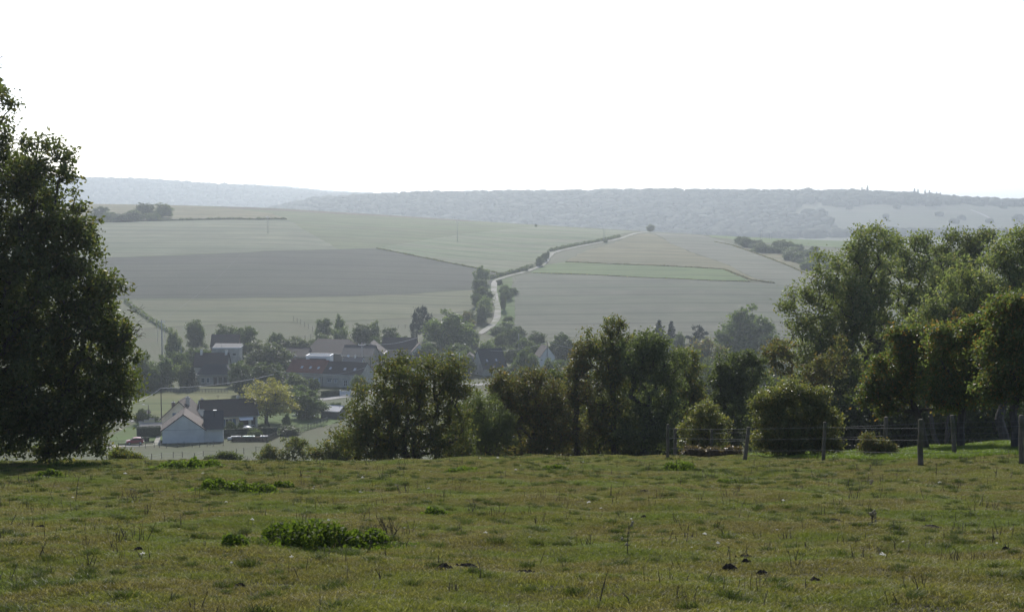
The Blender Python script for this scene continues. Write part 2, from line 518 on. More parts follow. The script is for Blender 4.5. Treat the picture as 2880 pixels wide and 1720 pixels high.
def drape(name, label, pts, mat, off, lmax=14.0, kind='structure', px=True, ymin=60.0):
    """a sheet laid over the land inside an outline"""
    P = [G(p[0], p[1], ymin) for p in pts] if px else [Vector((p[0], p[1], 0)) for p in pts]
    if lmax >= 8:                     # ragged margins
        er = random.Random(len(P) * 7 + int(off * 100)); Q = []
        for a_, b_ in zip(P, P[1:] + P[:1]):
            k_ = max(1, int((b_ - a_).length / 9)); d_ = (b_ - a_).normalized(); n_ = Vector((-d_.y, d_.x, 0))
            for i in range(k_):
                Q.append(a_.lerp(b_, i / k_) + n_ * er.uniform(-.9, .9) * (lmax / 14))
        P = Q
    bm = bmesh.new()
    vs = [bm.verts.new((p.x, p.y, 0)) for p in P]
    bm.faces.new(vs)
    bmesh.ops.triangulate(bm, faces=bm.faces[:])
    for _ in range(9):
        es = [e for e in bm.edges if e.calc_length() > lmax]
        if not es: break
        bmesh.ops.subdivide_edges(bm, edges=es, cuts=1, use_grid_fill=True)
        bmesh.ops.triangulate(bm, faces=[f for f in bm.faces if len(f.verts) > 3])
    bm.verts.ensure_lookup_table()
    co = np.array([v.co[:] for v in bm.verts])
    z = T(co[:, 0], co[:, 1]) + off * (.35 if off < .6 else 1)
    for v, zz in zip(bm.verts, z): v.co.z = zz
    bmesh.ops.recalc_face_normals(bm, faces=bm.faces[:])
    if sum(f.normal.z for f in bm.faces) < 0:
        bmesh.ops.reverse_faces(bm, faces=bm.faces[:])
    me = bpy.data.meshes.new(name); bm.to_mesh(me); bm.free()
    me.materials.append(mat)
    for p in me.polygons: p.use_smooth = True
    o = link(bpy.data.objects.new(name, me))
    return tag(o, label, kind=kind)

def ribbon(name, label, path, width, mat, off, step=4.0):
    """a road or track: path of (x, y) points"""
    P = [Vector((p[0], p[1])) for p in path]
    # resample with a Catmull-Rom curve
    Q = []
    for i in range(len(P) - 1):
        p0, p1, p2, p3 = P[max(i-1, 0)], P[i], P[i+1], P[min(i+2, len(P)-1)]
        k = max(2, int((p2 - p1).length / step))
        for j in range(k):
            t = j / k
            Q.append(0.5 * ((2*p1) + (p2 - p0)*t + (2*p0 - 5*p1 + 4*p2 - p3)*t*t + (3*p1 - p0 - 3*p2 + p3)*t*t*t))
    Q.append(P[-1])
    if mat is None: return Q
    vs = []; fs = []; nx = 5
    for i, q in enumerate(Q):
        d = (Q[min(i+1, len(Q)-1)] - Q[max(i-1, 0)]).normalized()
        nrm = Vector((-d.y, d.x))
        for k in range(nx):
            u = (k / (nx - 1) - .5) * width * (1 + .12 * math.sin(i * .9 + k))
            w = q + nrm * u
            vs.append((w.x, w.y, tz(w.x, w.y) + off + (.04 if k == nx // 2 else 0)))
    for i in range(len(Q) - 1):
        for k in range(nx - 1):
            b = i * nx + k
            fs.append((b, b + 1, b + nx + 1, b + nx))
    mb = MB(); mb.add(vs, fs)
    o = mb.build(name, mat, smooth=True)
    me = o.data
    if sum(p.normal.z for p in me.polygons) < 0: me.flip_normals()
    return tag(o, label, kind='structure'), Q

F = dict(
    tan=field_mat('tan_stubble', (0.168,0.154,0.085), (0.231,0.210,0.116), (0.155,0.150,0.082), ang=.03),
    pale=field_mat('pale_stubble', (0.165,0.173,0.116), (0.211,0.218,0.143), (0.140,0.162,0.102), ang=.05),
    green=field_mat('young_crop', (0.116,0.150,0.068), (0.151,0.184,0.088), (0.140,0.154,0.082), ang=.1),
    dark=field_mat('ploughed_soil', (0.067,0.069,0.054), (0.088,0.090,0.068), (0.081,0.090,0.062), ang=-.04, bump=.25),
    rough=field_mat('rough_herbs', (0.126,0.165,0.085), (0.176,0.214,0.116), (0.196,0.202,0.130), ang=.5, bump=.35, s=.09),
    brown=field_mat('brown_strip', (0.120,0.105,0.072), (0.148,0.131,0.088), (0.140,0.127,0.088)),
    bright=field_mat('bright_crop', (0.113,0.169,0.058), (0.140,0.199,0.068), (0.133,0.173,0.068), ang=-.05),
    grey=field_mat('grey_stubble', (0.155,0.154,0.116), (0.196,0.195,0.146), (0.161,0.169,0.120), ang=-.12),
    lower=field_mat('grey_brown_stubble', (0.122,0.126,0.092), (0.158,0.159,0.116), (0.133,0.150,0.098), ang=-.06),
    mid=field_mat('thin_green_stubble', (0.126,0.146,0.078), (0.165,0.180,0.098), (0.168,0.169,0.102), ang=.04),
    verge=field_mat('lush_verge', (0.085,0.135,0.040), (0.120,0.180,0.054), (0.126,0.158,0.062), bump=.3, s=.12),
    dry=field_mat('dry_meadow', (0.140,0.139,0.062), (0.190,0.180,0.082), (0.120,0.142,0.054), bump=.1, s=.15),
    far=field_mat('far_stubble', (.095,.098,.07), (.12,.12,.082), (.085,.10,.06), s=.02),
)
drape('hill_field', 'wide pale green crop field below the crest of the opposite hill',
      [(60,640),(300,575),(700,583),(960,596),(1200,612),(1440,629),(1640,641),(1800,651),(1700,678),(1560,708),(1490,752),(1405,768),(1380,830),(1100,835),(700,842),(300,850),(60,860)], F['green'], .12, 25, ymin=560)
drape('stubble_field', 'tan stubble field along the hilltop behind the row of bushes',
      [(80,570),(270,572.5),(480,577),(620,583),(700,592),(765,601),(812,616),(720,618),(500,620),(260,627),(80,630)], F['tan'], .24, 18, ymin=700)
drape('brown_field', 'thin brown strip along the skyline of the near hill',
      [(600,580),(760,586),(960,597.5),(1140,608),(1330,621),(1330,624),(1140,612),(960,603),(760,592),(650,587)], F['brown'], .30, 18, ymin=700)
drape('pale_field', 'pale stubble field below the row of bushes',
      [(80,632),(300,626),(812,619),(880,660),(950,700),(700,709),(350,722),(80,732)], F['pale'], .24, 18, ymin=560)
drape('ploughed_field', 'dark grey ploughed field across the middle of the hillside',
      [(80,733),(350,723),(700,710),(950,701),(1055,698),(1200,726),(1330,752),(1392,766),(1384,800),(1340,815),(1100,829),(850,837),(600,840),(380,842),(80,846)], F['dark'], .30, 18, ymin=560)
drape('herb_field', 'rough pale green field of tall herbs left of the farm track',
      [(1055,698),(1160,681),(1290,660),(1400,648),(1510,638),(1640,643),(1795,652),(1700,677),(1620,694),(1562,706),(1530,722),(1492,750),(1410,767),(1330,751),(1200,725)], F['rough'], .36, 14, ymin=560)
drape('lower_field', 'thin green stubble strip above the village roofs',
      [(80,846),(380,843),(600,841),(850,838),(1100,830),(1345,816),(1340,868),(1150,893),(900,905),(700,905),(380,925),(80,940)], F['mid'], .24, 18, ymin=480)
drape('grey_field', 'large grey-brown stubble field right of the farm track',
      [(1452,778),(1500,768),(1650,773),(1800,780),(2000,789),(2180,797),(2420,800),(2700,820),(2700,950),(2000,950),(1460,948),(1448,900),(1450,850),(1442,806)], F['lower'], .18, 18, ymin=480)
drape('tan_field', 'tan field wedge right of the track above the green strip',
      [(1590,735),(1640,708),(1720,686),(1822,656),(1880,682),(1960,716),(2040,742),(2120,782),(2180,796),(2110,789),(2040,757),(1900,749),(1700,741)], F['tan'], .36, 14, ymin=560)
drape('green_strip', 'bright green crop strip between the tan and grey fields',
      [(1490,767),(1540,745),(1590,737),(1700,742),(1900,750),(2036,758),(2106,789),(2000,788),(1800,779),(1650,771)], F['bright'], .42, 14, ymin=560)
drape('slope_field', 'grey stubble band running down the right shoulder of the hill',
      [(1830,655),(1960,661),(2060,688),(2180,732),(2300,782),(2420,830),(2420,850),(2180,797),(2120,781),(2040,741),(1960,715),(1880,681)], F['grey'], .27, 14, ymin=560)
drape('crest_field', 'yellow-green crop band on the right hilltop behind the scrub',
      [(1960,657),(2120,664),(2300,674),(2420,680),(2420,700),(2250,690),(2100,678),(2000,667)], F['bright'], .33, 14, ymin=700)
drape('bank_field', 'pale grassy bank between the stubble band and the scrub',
      [(2062,687),(2110,690),(2200,715),(2280,752),(2330,790),(2300,783),(2180,731)], F['tan'], .45, 10, ymin=560)
drape('verge', 'lush green verge right of the farm track',
      [(1365,940),(1400,905),(1408,868),(1398,826),(1396,800),(1404,788),(1440,778),(1440,806),(1450,850),(1447,900),(1440,948)], F['verge'], .30, 8, ymin=480)
drape('dry_meadow', 'dry yellowish meadow behind the cream house',
      [(340,1190),(380,1110),(500,1092),(655,1085),(720,1090),(735,1120),(600,1150),(455,1170)], F['dry'], .06, 8, ymin=200)
drape('lawn', 'green lawn of the garden beside the white outbuilding',
      [(330,1252),(350,1220),(452,1218),(640,1226),(800,1225),(925,1184),(960,1186),(830,1140),(600,1150),(380,1190),(300,1230)], F['verge'], .05, 6, ymin=200)
drape('far_field', 'pale open fields on the far wooded ridge at right',
      [(2250,632),(2330,612),(2290,592),(2400,578),(2600,574),(2760,580),(2900,588),(2900,645),(2700,655),(2450,648)], F['far'], 1.2, 40, ymin=2000)

M['gravel'] = mottled('track_gravel', (.28,.265,.225), (.44,.415,.36), .4, (.2,.21,.13), .12, rough=.95, local=False)
M['asphalt'] = mottled('village_asphalt', (.17,.17,.165), (.24,.235,.225), .6, (.2,.195,.18), .1, rough=.8, local=False)
TRK = [(1346,940),(1362,930),(1386,914),(1399,888),(1400,866),(1393,838),(1389,812),(1391,797),(1401,786),(1432,776),(1482,763),(1526,745),(1546,720),(1566,708),(1640,691),(1700,680),(1762,665),(1825,652)]
trk = [G(p[0], p[1], 480) for p in TRK]
_, TQ = ribbon('farm_track', 'pale chalk farm track winding up the opposite hillside', [(p.x, p.y) for p in trk], 2.9, M['gravel'], .24)
ftk = [G(p[0], p[1], 1900) for p in [(2730,592),(2760,604),(2785,618),(2795,634)]]
ribbon('far_track', 'pale track on the far ridge at right', [(p.x, p.y) for p in ftk], 5, M['asphalt'], 1.8, 20)
RD = [at(260,1186,352), at(455,1179,356), at(720,1140,383), at(930,1119,402), at(1010,1107,412), at(1120,1097,424), at(1400,1085,436)]
ribbon('road', 'grey village road passing behind the houses', [(p.x, p.y) for p in RD], 5.0, M['asphalt'], .10, 3)
drape('driveway', 'pale drive beside the white outbuilding', [(300,1258),(452,1252),(450,1222),(442,1222),(430,1250),(300,1252)], M['gravel'], .09, 4, ymin=200)

# ------------------------------------------------------------------ far woods: one mass of crowns per ridge
def ico():
    bm = bmesh.new(); bmesh.ops.create_icosphere(bm, subdivisions=2, radius=1.0)
    v = np.array([x.co[:] for x in bm.verts]); f = np.array([[q.index for q in p.verts] for p in bm.faces if p.calc_center_median().z > -0.45])
    bm.free(); return v, f
IV, IF = ico()
def forest(name, label, y0, y1, px0, px1, sp, seed, keep=None, size=1.0):
    rng = np.random.default_rng(seed)
    vs = []; fs = []; n = 0
    y = y0
    while y < y1:
        x0, x1 = (px0 - 1440) / FPX * y, (px1 - 1440) / FPX * y
        xs = np.arange(x0, x1, sp)
        xs = xs + rng.uniform(-.5, .5, len(xs)) * sp
        yy = y + rng.uniform(-.5, .5, len(xs)) * sp
        zz = T(xs, yy)
        pxs = 1440 + xs / yy * FPX; pys = HORIZON - zz / yy * FPX
        for x, yv, z, qx, qy in zip(xs, yy, zz, pxs, pys):
            if keep and not keep(qx, qy, x, yv, rng): continue
            r = rng.choice([5.0, 7.0, 9.0, 11.5], p=[.3, .35, .25, .1]) * rng.uniform(.9, 1.15) * size; h = rng.uniform(6, 9.5) * size
            s = np.array([r, r, r * rng.uniform(.42, .7)])
            a = rng.uniform(0, 6.28); c, sn = math.cos(a), math.sin(a)
            v = IV * (1 + .16 * np.sin(IV @ rng.normal(size=(3,)) * 5 + rng.uniform(0, 6))[:, None] + rng.uniform(-.12, .12, (len(IV), 1)))
            v = v * s
            v[:, 2] = np.where(v[:, 2] < 0, v[:, 2] * 2.6, v[:, 2])
            v = np.stack([v[:,0]*c - v[:,1]*sn + x, v[:,0]*sn + v[:,1]*c + yv, v[:,2] + z + h - s[2] * .7 + .5], 1)
            vs.append(v); fs.append(IF + n); n += len(IV)
        y += sp * .9
    o = np_mesh(name, np.concatenate(vs), np.concatenate(fs), M['forest'], smooth=True)
    return tag(o, label, kind='stuff')
def keepB(qx, qy, x, y, rng):
    if y < 2520 and rng.random() < .0: return False
    if qx > 2235 and qy > 578 + (2.5 if qx > 2500 else 6) * math.sin(qx / 37) and qy < 660:
        return (qx < 2330 and qy > 600 and rng.random() < .5) or rng.random() < .025
    return True
forest('far_woods', 'hazy wooded ridge across the valley behind the hill', 2210, 2905, 700, 2960, 16.5, 5, keepB, 1.2)
forest('distant_woods', 'paler wooded ridge at left beyond the farther valley', 3480, 4360, 60, 1250, 25, 6, None, 1.35)
forest('horizon_woods', 'palest line of woods on the horizon', 6380, 6560, 420, 1500, 27, 7, None, 1.1)

# ------------------------------------------------------------------ haze: the air itself
mh = bpy.data.materials.new('haze'); mh.use_nodes = True
hn = mh.node_tree.nodes; hl = mh.node_tree.links
hn.remove(hn['Principled BSDF'])
pv = hn.new('ShaderNodeVolumePrincipled')
pv.inputs['Color'].default_value = (.83, .925, 1.0, 1)
pv.inputs['Density'].default_value = HAZE_DENSITY
pv.inputs['Anisotropy'].default_value = HAZE_G
hl.new(pv.outputs[0], hn['Material Output'].inputs['Volume'])
hz = MB().box(-10600, 10600, -220, 14100, -67, 118).build('haze', mh)
tag(hz, 'pale blue autumn haze filling the valley', kind='stuff')
LEAF_N, LEAF_S = 1.68, 1.25
CLUMP_N, CLUMP_P, CLUMP_R = 1.7, .6, .66
# ------------------------------------------------------------------ trees
def leaves_mesh(name, pts, size, mat, parent, rng, aspect=.55, out=None, droop=.25, jit=.35):
    """one small diamond-shaped face for each leaf"""
    n = len(pts)
    ax = rng.normal(size=(n, 3))
    if out is not None: ax = ax + out * .9
    ax[:, 2] -= droop
    ax /= np.linalg.norm(ax, axis=1)[:, None]
    q = rng.normal(size=(n, 3))
    sd_ = np.cross(ax, q); sd_ /= np.maximum(np.linalg.norm(sd_, axis=1)[:, None], 1e-6)
    L = size * rng.uniform(1 - jit, 1 + jit, (n, 1))
    W = L * aspect * .5
    nr = np.cross(ax, sd_)
    p0 = pts - ax * L * .5
    p1 = pts + sd_ * W + nr * L * .06
    p2 = pts + ax * L * .5
    p3 = pts - sd_ * W + nr * L * .06
    v = np.stack([p0, p1, p2, p3], 1).reshape(-1, 3)
    f = np.arange(4 * n).reshape(n, 4)
    return np_mesh(name, v, f, mat, parent)

def branches_mesh(name, pos, par, rad, mat, parent, n=4):
    pos = np.array(pos); k = np.array([i for i in range(len(par)) if par[i] >= 0])
    p = np.array(par)[k]
    A, B = pos[p], pos[k]
    rad = np.array(rad)
    rb = rad[k]; ra = np.minimum(rad[p], rb * 1.9 + .004)
    d = B - A; ln = np.linalg.norm(d, axis=1); ok = ln > 1e-5
    A, B, d, ra, rb = A[ok], B[ok], d[ok] / ln[ok][:, None], ra[ok], rb[ok]
    up = np.where(np.abs(d[:, 2:3]) > .9, np.array([[1., 0, 0]]), np.array([[0, 0, 1.]]))
    u = np.cross(d, up); u /= np.linalg.norm(u, axis=1)[:, None]
    w = np.cross(d, u)
    m = len(A)
    vs = np.zeros((m, 2, n, 3))
    for j in range(n):
        a_ = 2 * PI * j / n
        o = u * math.cos(a_) + w * math.sin(a_)
        vs[:, 0, j] = A - d * (ra[:, None] * .3) + o * ra[:, None]
        vs[:, 1, j] = B + o * rb[:, None]
    base = np.arange(m)[:, None] * 2 * n
    j = np.arange(n)[None, :]; j2 = (np.arange(n) + 1)[None, :] % n
    f = np.stack([base + j, base + j2, base + n + j2, base + n + j], 2).reshape(-1, 4)
    return np_mesh(name, vs.reshape(-1, 3), f, mat, parent, smooth=True)

def grow(stems, clumps, rng, tip=.012, wig=.10):
    """join every leaf clump to the stems by limbs that branch off the nearest wood"""
    pos = []; par = []
    for st in stems:
        prev = -1
        for p in st:
            pos.append(np.array(p, float)); par.append(prev); prev = len(pos) - 1
    roots = [i for i, q in enumerate(par) if q < 0]
    top = np.mean([np.array(st[-1]) for st in stems], 0)
    order = np.argsort(np.linalg.norm(clumps - top, axis=1))
    P = np.zeros((len(pos) + len(clumps) * 4, 3)); P[:len(pos)] = pos
    cnt = len(pos); par = par + [0] * (len(clumps) * 4)
    first = np.zeros(len(P), bool)
    for r0 in roots: first[r0] = True
    tips = []
    for i in order:
        c = clumps[i]
        d = c - P[:cnt]
        dist = np.linalg.norm(d, axis=1)
        cost = dist + np.where(d[:, 2] < dist * .15, dist * .7, 0) + np.where(first[:cnt], 1e6, 0)
        k = int(np.argmin(cost))
        a_ = P[k]; seg = 3; prev = k
        L = dist[k]
        for s in range(1, seg + 1):
            t = s / seg
            q = a_ + (c - a_) * t
            if s < seg:
                q = q + rng.normal(size=3) * L * wig * .5 + np.array([0, 0, L * .08 * math.sin(PI * t)])
            P[cnt] = q; par[cnt] = prev; prev = cnt; cnt += 1
        tips.append(prev)
    par = par[:cnt]; P = P[:cnt]
    load = np.zeros(cnt)
    for t_ in tips: load[t_] += 1
    for i in range(cnt - 1, -1, -1):
        if par[i] >= 0: load[par[i]] += load[i]
    rad = tip * np.maximum(load, .6) ** .47
    return P, par, rad

def crown_points(lobes, n, rng, shell=.4):
    lobes = np.array(lobes, float)
    w = (lobes[:, 3] * lobes[:, 4] * lobes[:, 5]) ** .75; w /= w.sum()
    k = rng.choice(len(lobes), n, p=w)
    d = rng.normal(size=(n, 3)); d /= np.linalg.norm(d, axis=1)[:, None]
    r = shell + (1 - shell) * rng.random((n, 1)) ** .6
    r = np.where(rng.random((n, 1)) < .16, r * rng.uniform(1.05, 1.42, (n, 1)), r)      # sprays that stand out of the outline
    c = lobes[k, :3] + d * r * lobes[k, 3:6]
    return c

def clump_leaves(cl, per, rc, rng, flat=.8):
    n = len(cl)
    m = np.maximum(3, (per * rng.uniform(.55, 1.45, n))).astype(int)
    idx = np.repeat(np.arange(n), m)
    rr = rc * rng.uniform(.7, 1.3, n)[idx][:, None]
    off = rng.normal(size=(len(idx), 3)) * .55
    off[:, 2] *= flat
    return cl[idx] + off * rr, off / np.maximum(np.linalg.norm(off, axis=1)[:, None], 1e-6)

def tree(name, label, cat, Y, lobes, n, per, size, rc, mat, base=None, stems=1, fork=.35, trunk=.2, seed=1, bark='bark', shell=.4, depth=None,
         tip=.012, wig=.1, group=None, flat=.8, lean=0.0, extra=None, gmin=.25, leafdroop=.25, aspect=.55, rough=6):
    """a tree or bush: lobes are (px, py, rx, ry) in photograph pixels at distance Y; depth radius follows rx"""
    rng = np.random.default_rng(seed)
    s = Y / FPX
    W = []
    for lb in lobes:
        yo = lb[4] if len(lb) > 4 else 0.0
        c = at(lb[0], lb[1], Y)
        W.append((c.x, Y + yo, c.z, lb[2]*s, (depth or min(lb[2], lb[3]*1.1))*s, lb[3]*s))
    if base is None: base = sum(l_[0]*l_[2] for l_ in lobes) / sum(l_[2] for l_ in lobes)
    bx = at(base, 1200, Y).x
    z0 = tz(bx, Y)
    V = []
    for w_ in W:                      # break every lobe up into uneven boughs
        V.append(tuple(w_[:3]) + tuple(q * .9 for q in w_[3:]))
        for _ in range(rough):
            d = rng.normal(size=3); d /= np.linalg.norm(d); d[2] = d[2] * .9 + .1
            f_ = rng.uniform(.28, .58)
            V.append((w_[0] + d[0]*w_[3]*.78, w_[1] + d[1]*w_[4]*.78, w_[2] + d[2]*w_[5]*.78, w_[3]*f_, w_[4]*f_, w_[5]*f_))
    W = V
    n = int(n * CLUMP_N); per *= CLUMP_P; rc *= CLUMP_R
    cl = crown_points(W, n, rng, shell)
    g = T(cl[:, 0], cl[:, 1])
    cl[:, 2] = np.maximum(cl[:, 2], g + gmin + rng.random(n) * .3)
    top = max(w_[2] + w_[5] for w_ in W)
    H = top - z0
    cx = np.average([w_[0] for w_ in W], weights=[w_[3] for w_ in W]); cyy = np.average([w_[1] for w_ in W], weights=[w_[3] for w_ in W])
    root = empty(name, (bx, Y, z0), 0, label, cat, group)
    st = []
    for k in range(stems):
        a_ = 2 * PI * (k + rng.random() * .5) / stems
        sp = 0 if stems == 1 else trunk * .8 + .1
        b0 = np.array([bx + math.cos(a_) * sp, Y + math.sin(a_) * sp, z0 - .25])
        tgt = np.array([bx + (cx - bx) * fork + lean * H, Y + (cyy - Y) * fork, z0 + H * fork])
        if stems > 1: tgt += np.array([math.cos(a_), math.sin(a_), 0]) * H * fork * .35
        pts = [b0]
        for j in range(1, 6):
            t = j / 5
            pts.append(b0 + (tgt - b0) * t + rng.normal(size=3) * H * .008 * (1 if j < 5 else .3))
        st.append(pts)
    P, par, rad = grow(st, cl, rng, tip, wig)
    # the stems swell to the trunk's girth at the ground
    zrel = (P[:, 2] - z0) / max(H * fork, .1)
    k0 = 0
    for stx in st:
        for j in range(len(stx)):
            rad[k0 + j] = max(rad[k0 + j], trunk * (1.15 - .5 * j / 5)) * (1.25 if j == 0 else 1)
        k0 += len(stx)
    rad = np.minimum(rad, trunk * 1.45)
    off = np.array([bx, Y, z0])
    branches_mesh('trunk', P - off, par, rad, M[bark], root)
    lp, lo = clump_leaves(cl, per * LEAF_N, rc, rng, flat)
    gl = T(lp[:, 0], lp[:, 1])
    lp[:, 2] = np.maximum(lp[:, 2], gl + .04 + .1 * rng.random(len(lp)))
    leaves_mesh('crown', lp - off, size * LEAF_S, M[mat], root, rng, aspect, lo, leafdroop)
    if extra: extra(root, off, rng, P, par)
    return root

def bare_twigs(px0, px1, py0, py1, n):
    def fn(root, off, rng, P, par):
        Y = off[1]
        pos = []; pr = []; rd = []
        for k in range(n):
            a_ = at(px0, rng.uniform(py0, py1), Y)
            p = np.array([a_.x, Y + rng.uniform(-1, 1), a_.z]); prev = -1
            L = (px1 - px0) * Y / FPX * rng.uniform(.6, 1.1)
            d = np.array([1, rng.uniform(-.3, .3), rng.uniform(-.5, .7)]); d /= np.linalg.norm(d)
            for s in range(7):
                pos.append(p - off); pr.append(prev); rd.append(.012 * (1 - s / 9)); prev = len(pos) - 1
                p = p + d * L / 6 + rng.normal(size=3) * L * .03 + np.array([0, 0, .02 * s])
                if s in (2, 3, 4, 5):
                    q = p; pv_ = prev; e = d + rng.normal(size=3) * .6
                    for r_ in range(3):
                        q = q + e * L / 9 + rng.normal(size=3) * .03
                        pos.append(q - off); pr.append(pv_); rd.append(.006 - .0012 * r_); pv_ = len(pos) - 1
        branches_mesh('bare_twigs', pos, pr, rd, M['bark'], root, 4)['kind'] = 'stuff'
    return fn

# the big oak at the left edge
tree('oak_tree', 'huge dark oak filling the left edge of the pasture', 'tree', 48,
     [(-190,570,260,350),(-60,350,95,150),(-10,295,42,100),(60,440,100,110),(20,560,150,150),(130,520,75,120),(150,640,110,120),(215,700,95,110),(235,830,95,115),(150,850,140,160),(255,960,110,110),
      (262,1090,115,110),(240,1190,110,75),(60,1050,190,170),(-100,900,260,280),(40,1215,210,70),(-150,1180,240,100),(190,1255,120,38),(275,890,80,85),(300,1000,85,90),(300,1100,75,80),(280,1180,75,60),(310,800,40,60),(60,1140,150,110),(-20,950,200,150),(50,1262,160,45),(150,1120,120,100),(110,720,120,140),(100,1288,190,22),(-60,1292,200,25),(245,1275,80,26)],
     980, 92, .115, .52, 'oak', base=-190, fork=.3, trunk=.5, seed=3, tip=.013, extra=bare_twigs(350, 400, 870, 970, 6), shell=.45, gmin=.3)

# hedgerow beyond the crest, from left to right
tree('hazel_bush', 'broad spreading multi-stemmed hazel, largest bush of the hedgerow', 'bush', 66,
     [(1190,1075,125,82),(1060,1140,85,90),(1250,1100,72,105),(1130,1200,140,90),(1010,1180,48,60),(1255,1215,70,80),(1110,1040,55,45),(1040,1250,80,55),(1150,1130,90,90),(1160,1240,110,55),(1280,1250,60,50),(995,1235,65,65),(1080,1268,100,40),(1230,1272,90,35)],
     420, 55, .1, .5, 'hedge_leaf', base=1160, stems=5, fork=.22, trunk=.10, seed=11, tip=.009, shell=.35)
tree('willow_bush', 'soft rounded willow bush between hazel and browning maple', 'bush', 74,
     [(1375,1180,62,90),(1345,1230,65,75),(1405,1235,55,75),(1330,1170,40,70)], 150, 90, .085, .36, 'willow_leaf', base=1370, stems=4, fork=.2, trunk=.07, seed=12, tip=.008, shell=.3, aspect=.35)
tree('maple_tree', 'field maple with rusty brown top beside the willow bush', 'tree', 77,
     [(1470,1120,85,75),(1410,1100,45,60),(1540,1130,50,90),(1480,1210,90,80),(1390,1060,30,30),(1500,1060,45,35),(1560,1180,60,90),(1440,1260,80,40)], 250, 55, .11, .55, 'brown_leaf', base=1480, stems=3, fork=.3, trunk=.12, seed=13, tip=.01)
tree('slender_tree', 'slender half-bare brownish tree in the hedgerow', 'tree', 79,
     [(1630,990,38,55),(1605,1070,45,70),(1650,1080,40,90),(1625,1180,60,80),(1590,1150,50,80),(1600,1240,60,55)], 200, 42, .10, .36, 'brown_leaf', base=1622, fork=.55, trunk=.13, seed=14, tip=.011)
tree('alder_tree', 'dark alder with a spire of leaves above the hedgerow', 'tree', 80,
     [(1728,930,30,38),(1700,1000,60,70),(1755,1010,50,80),(1710,1100,75,90),(1740,1200,75,80),(1660,960,22,30),(1690,1240,70,55)], 260, 58, .115, .55, 'hedge_leaf', base=1728, fork=.5, trunk=.2, seed=15, tip=.012)
tree('dark_oak_tree', 'dense dark oak, tallest of the hedgerow middle', 'tree', 78,
     [(1825,965,40,42),(1800,1010,60,60),(1860,1020,60,70),(1840,1100,85,90),(1800,1200,70,80),(1880,1200,60,70)], 260, 66, .115, .55, 'dark_leaf', base=1810, fork=.42, trunk=.26, seed=16, tip=.013)
tree('young_oak_tree', 'lighter green oak shoulder right of the dark oak', 'tree', 86,
     [(1925,1020,50,45),(1915,1090,60,60),(1950,1120,40,60),(1900,1200,60,70)], 130, 60, .125, .48, 'hedge_leaf', base=1915, fork=.4, trunk=.18, seed=17)
tree('thorn_tree', 'rounded hawthorn tree standing alone behind the fence corner', 'tree', 84,
     [(2060,1020,60,40),(2025,1060,35,45),(2095,1060,50,50),(2120,1020,30,35),(2060,1140,70,80),(2070,1230,70,50)], 190, 62, .125, .45, 'dark_leaf', base=2060, fork=.4, trunk=.18, seed=18)
tree('willow_shrub', 'small sunlit yellow-green willow shrub behind the fence corner', 'shrub', 62,
     [(1985,1190,50,62),(1950,1220,45,50),(2025,1210,28,55),(1990,1250,50,35)], 110, 62, .085, .3, 'glossy_leaf', base=1985, stems=4, fork=.2, trunk=.05, seed=19, tip=.007)
tree('glossy_bush', 'big rounded bush with glinting leaves against the wire fence', 'bush', 50,
     [(2225,1170,88,95),(2160,1200,52,75),(2300,1190,52,75),(2240,1255,110,55),(2140,1140,28,45),(2330,1255,38,50),(2230,1105,48,42),(2180,1130,42,42),(2290,1135,42,45),(2352,1190,24,42)], 300, 80, .075, .32, 'glossy_leaf', base=2235, stems=6, fork=.2, trunk=.06, seed=20, tip=.007, shell=.45)
tree('leaning_ash_tree', 'ash with open spreading limbs at the left of the tall ashes', 'tree', 97,
     [(2235,880,45,70),(2290,830,50,70),(2330,760,48,60),(2360,880,60,90),(2260,980,60,60),(2340,1000,80,90),(2400,1100,80,90),(2420,880,60,90),(2300,920,60,60)], 220, 62, .16, .8, 'ash', base=2370, stems=2, fork=.28, trunk=.2, seed=21, tip=.015, wig=.06)
tree('tall_ash_tree', 'tall ash with narrow crown, left of the twin tall ashes', 'tree', 99,
     [(2440,690,70,60),(2395,760,60,70),(2470,780,55,80),(2430,860,80,80),(2480,950,70,80),(2410,990,70,90),(2450,1080,80,80),(2380,860,50,60)], 230, 66, .16, .8, 'ash', base=2465, stems=2, fork=.45, trunk=.26, seed=22, tip=.017, wig=.05, shell=.55)
tree('tall_ash_tree', 'tall ash with rounded dark crown, right of the twin tall ashes', 'tree', 103,
     [(2560,690,75,60),(2610,760,75,75),(2520,770,55,70),(2650,830,60,70),(2580,860,80,70),(2560,970,80,80),(2650,930,60,80),(2580,1070,90,80)], 250, 68, .16, .8, 'ash', base=2575, stems=2, fork=.48, trunk=.28, seed=23, tip=.018, wig=.05, shell=.5)
tree('far_ash_tree', 'ash with small leafy top between the tall ashes and the right edge', 'tree', 112,
     [(2700,700,60,55),(2740,770,60,60),(2670,770,50,60),(2710,860,70,80),(2770,700,45,50),(2640,725,35,45)], 140, 72, .17, .85, 'ash', base=2705, fork=.5, trunk=.25, seed=24, tip=.018)
tree('spreading_ash_tree', 'broad light green ash overhanging the fruit trees at right', 'tree', 84,
     [(2700,830,90,60),(2790,770,90,70),(2860,700,70,75),(2640,870,50,55),(2750,900,110,70),(2900,820,110,110),(2680,960,70,60),(2620,900,60,50),(2800,1000,90,70)], 260, 78, .145, .75, 'ash', base=2830, fork=.35, trunk=.3, seed=25, tip=.015)
tree('red_shrub', 'reddish autumn shrub behind the leaning fruit tree', 'shrub', 78,
     [(2660,950,75,50),(2600,1000,50,50),(2720,930,50,45),(2640,1060,60,60)], 90, 60, .12, .48, 'red_leaf', base=2655, stems=3, fork=.35, trunk=.09, seed=26)
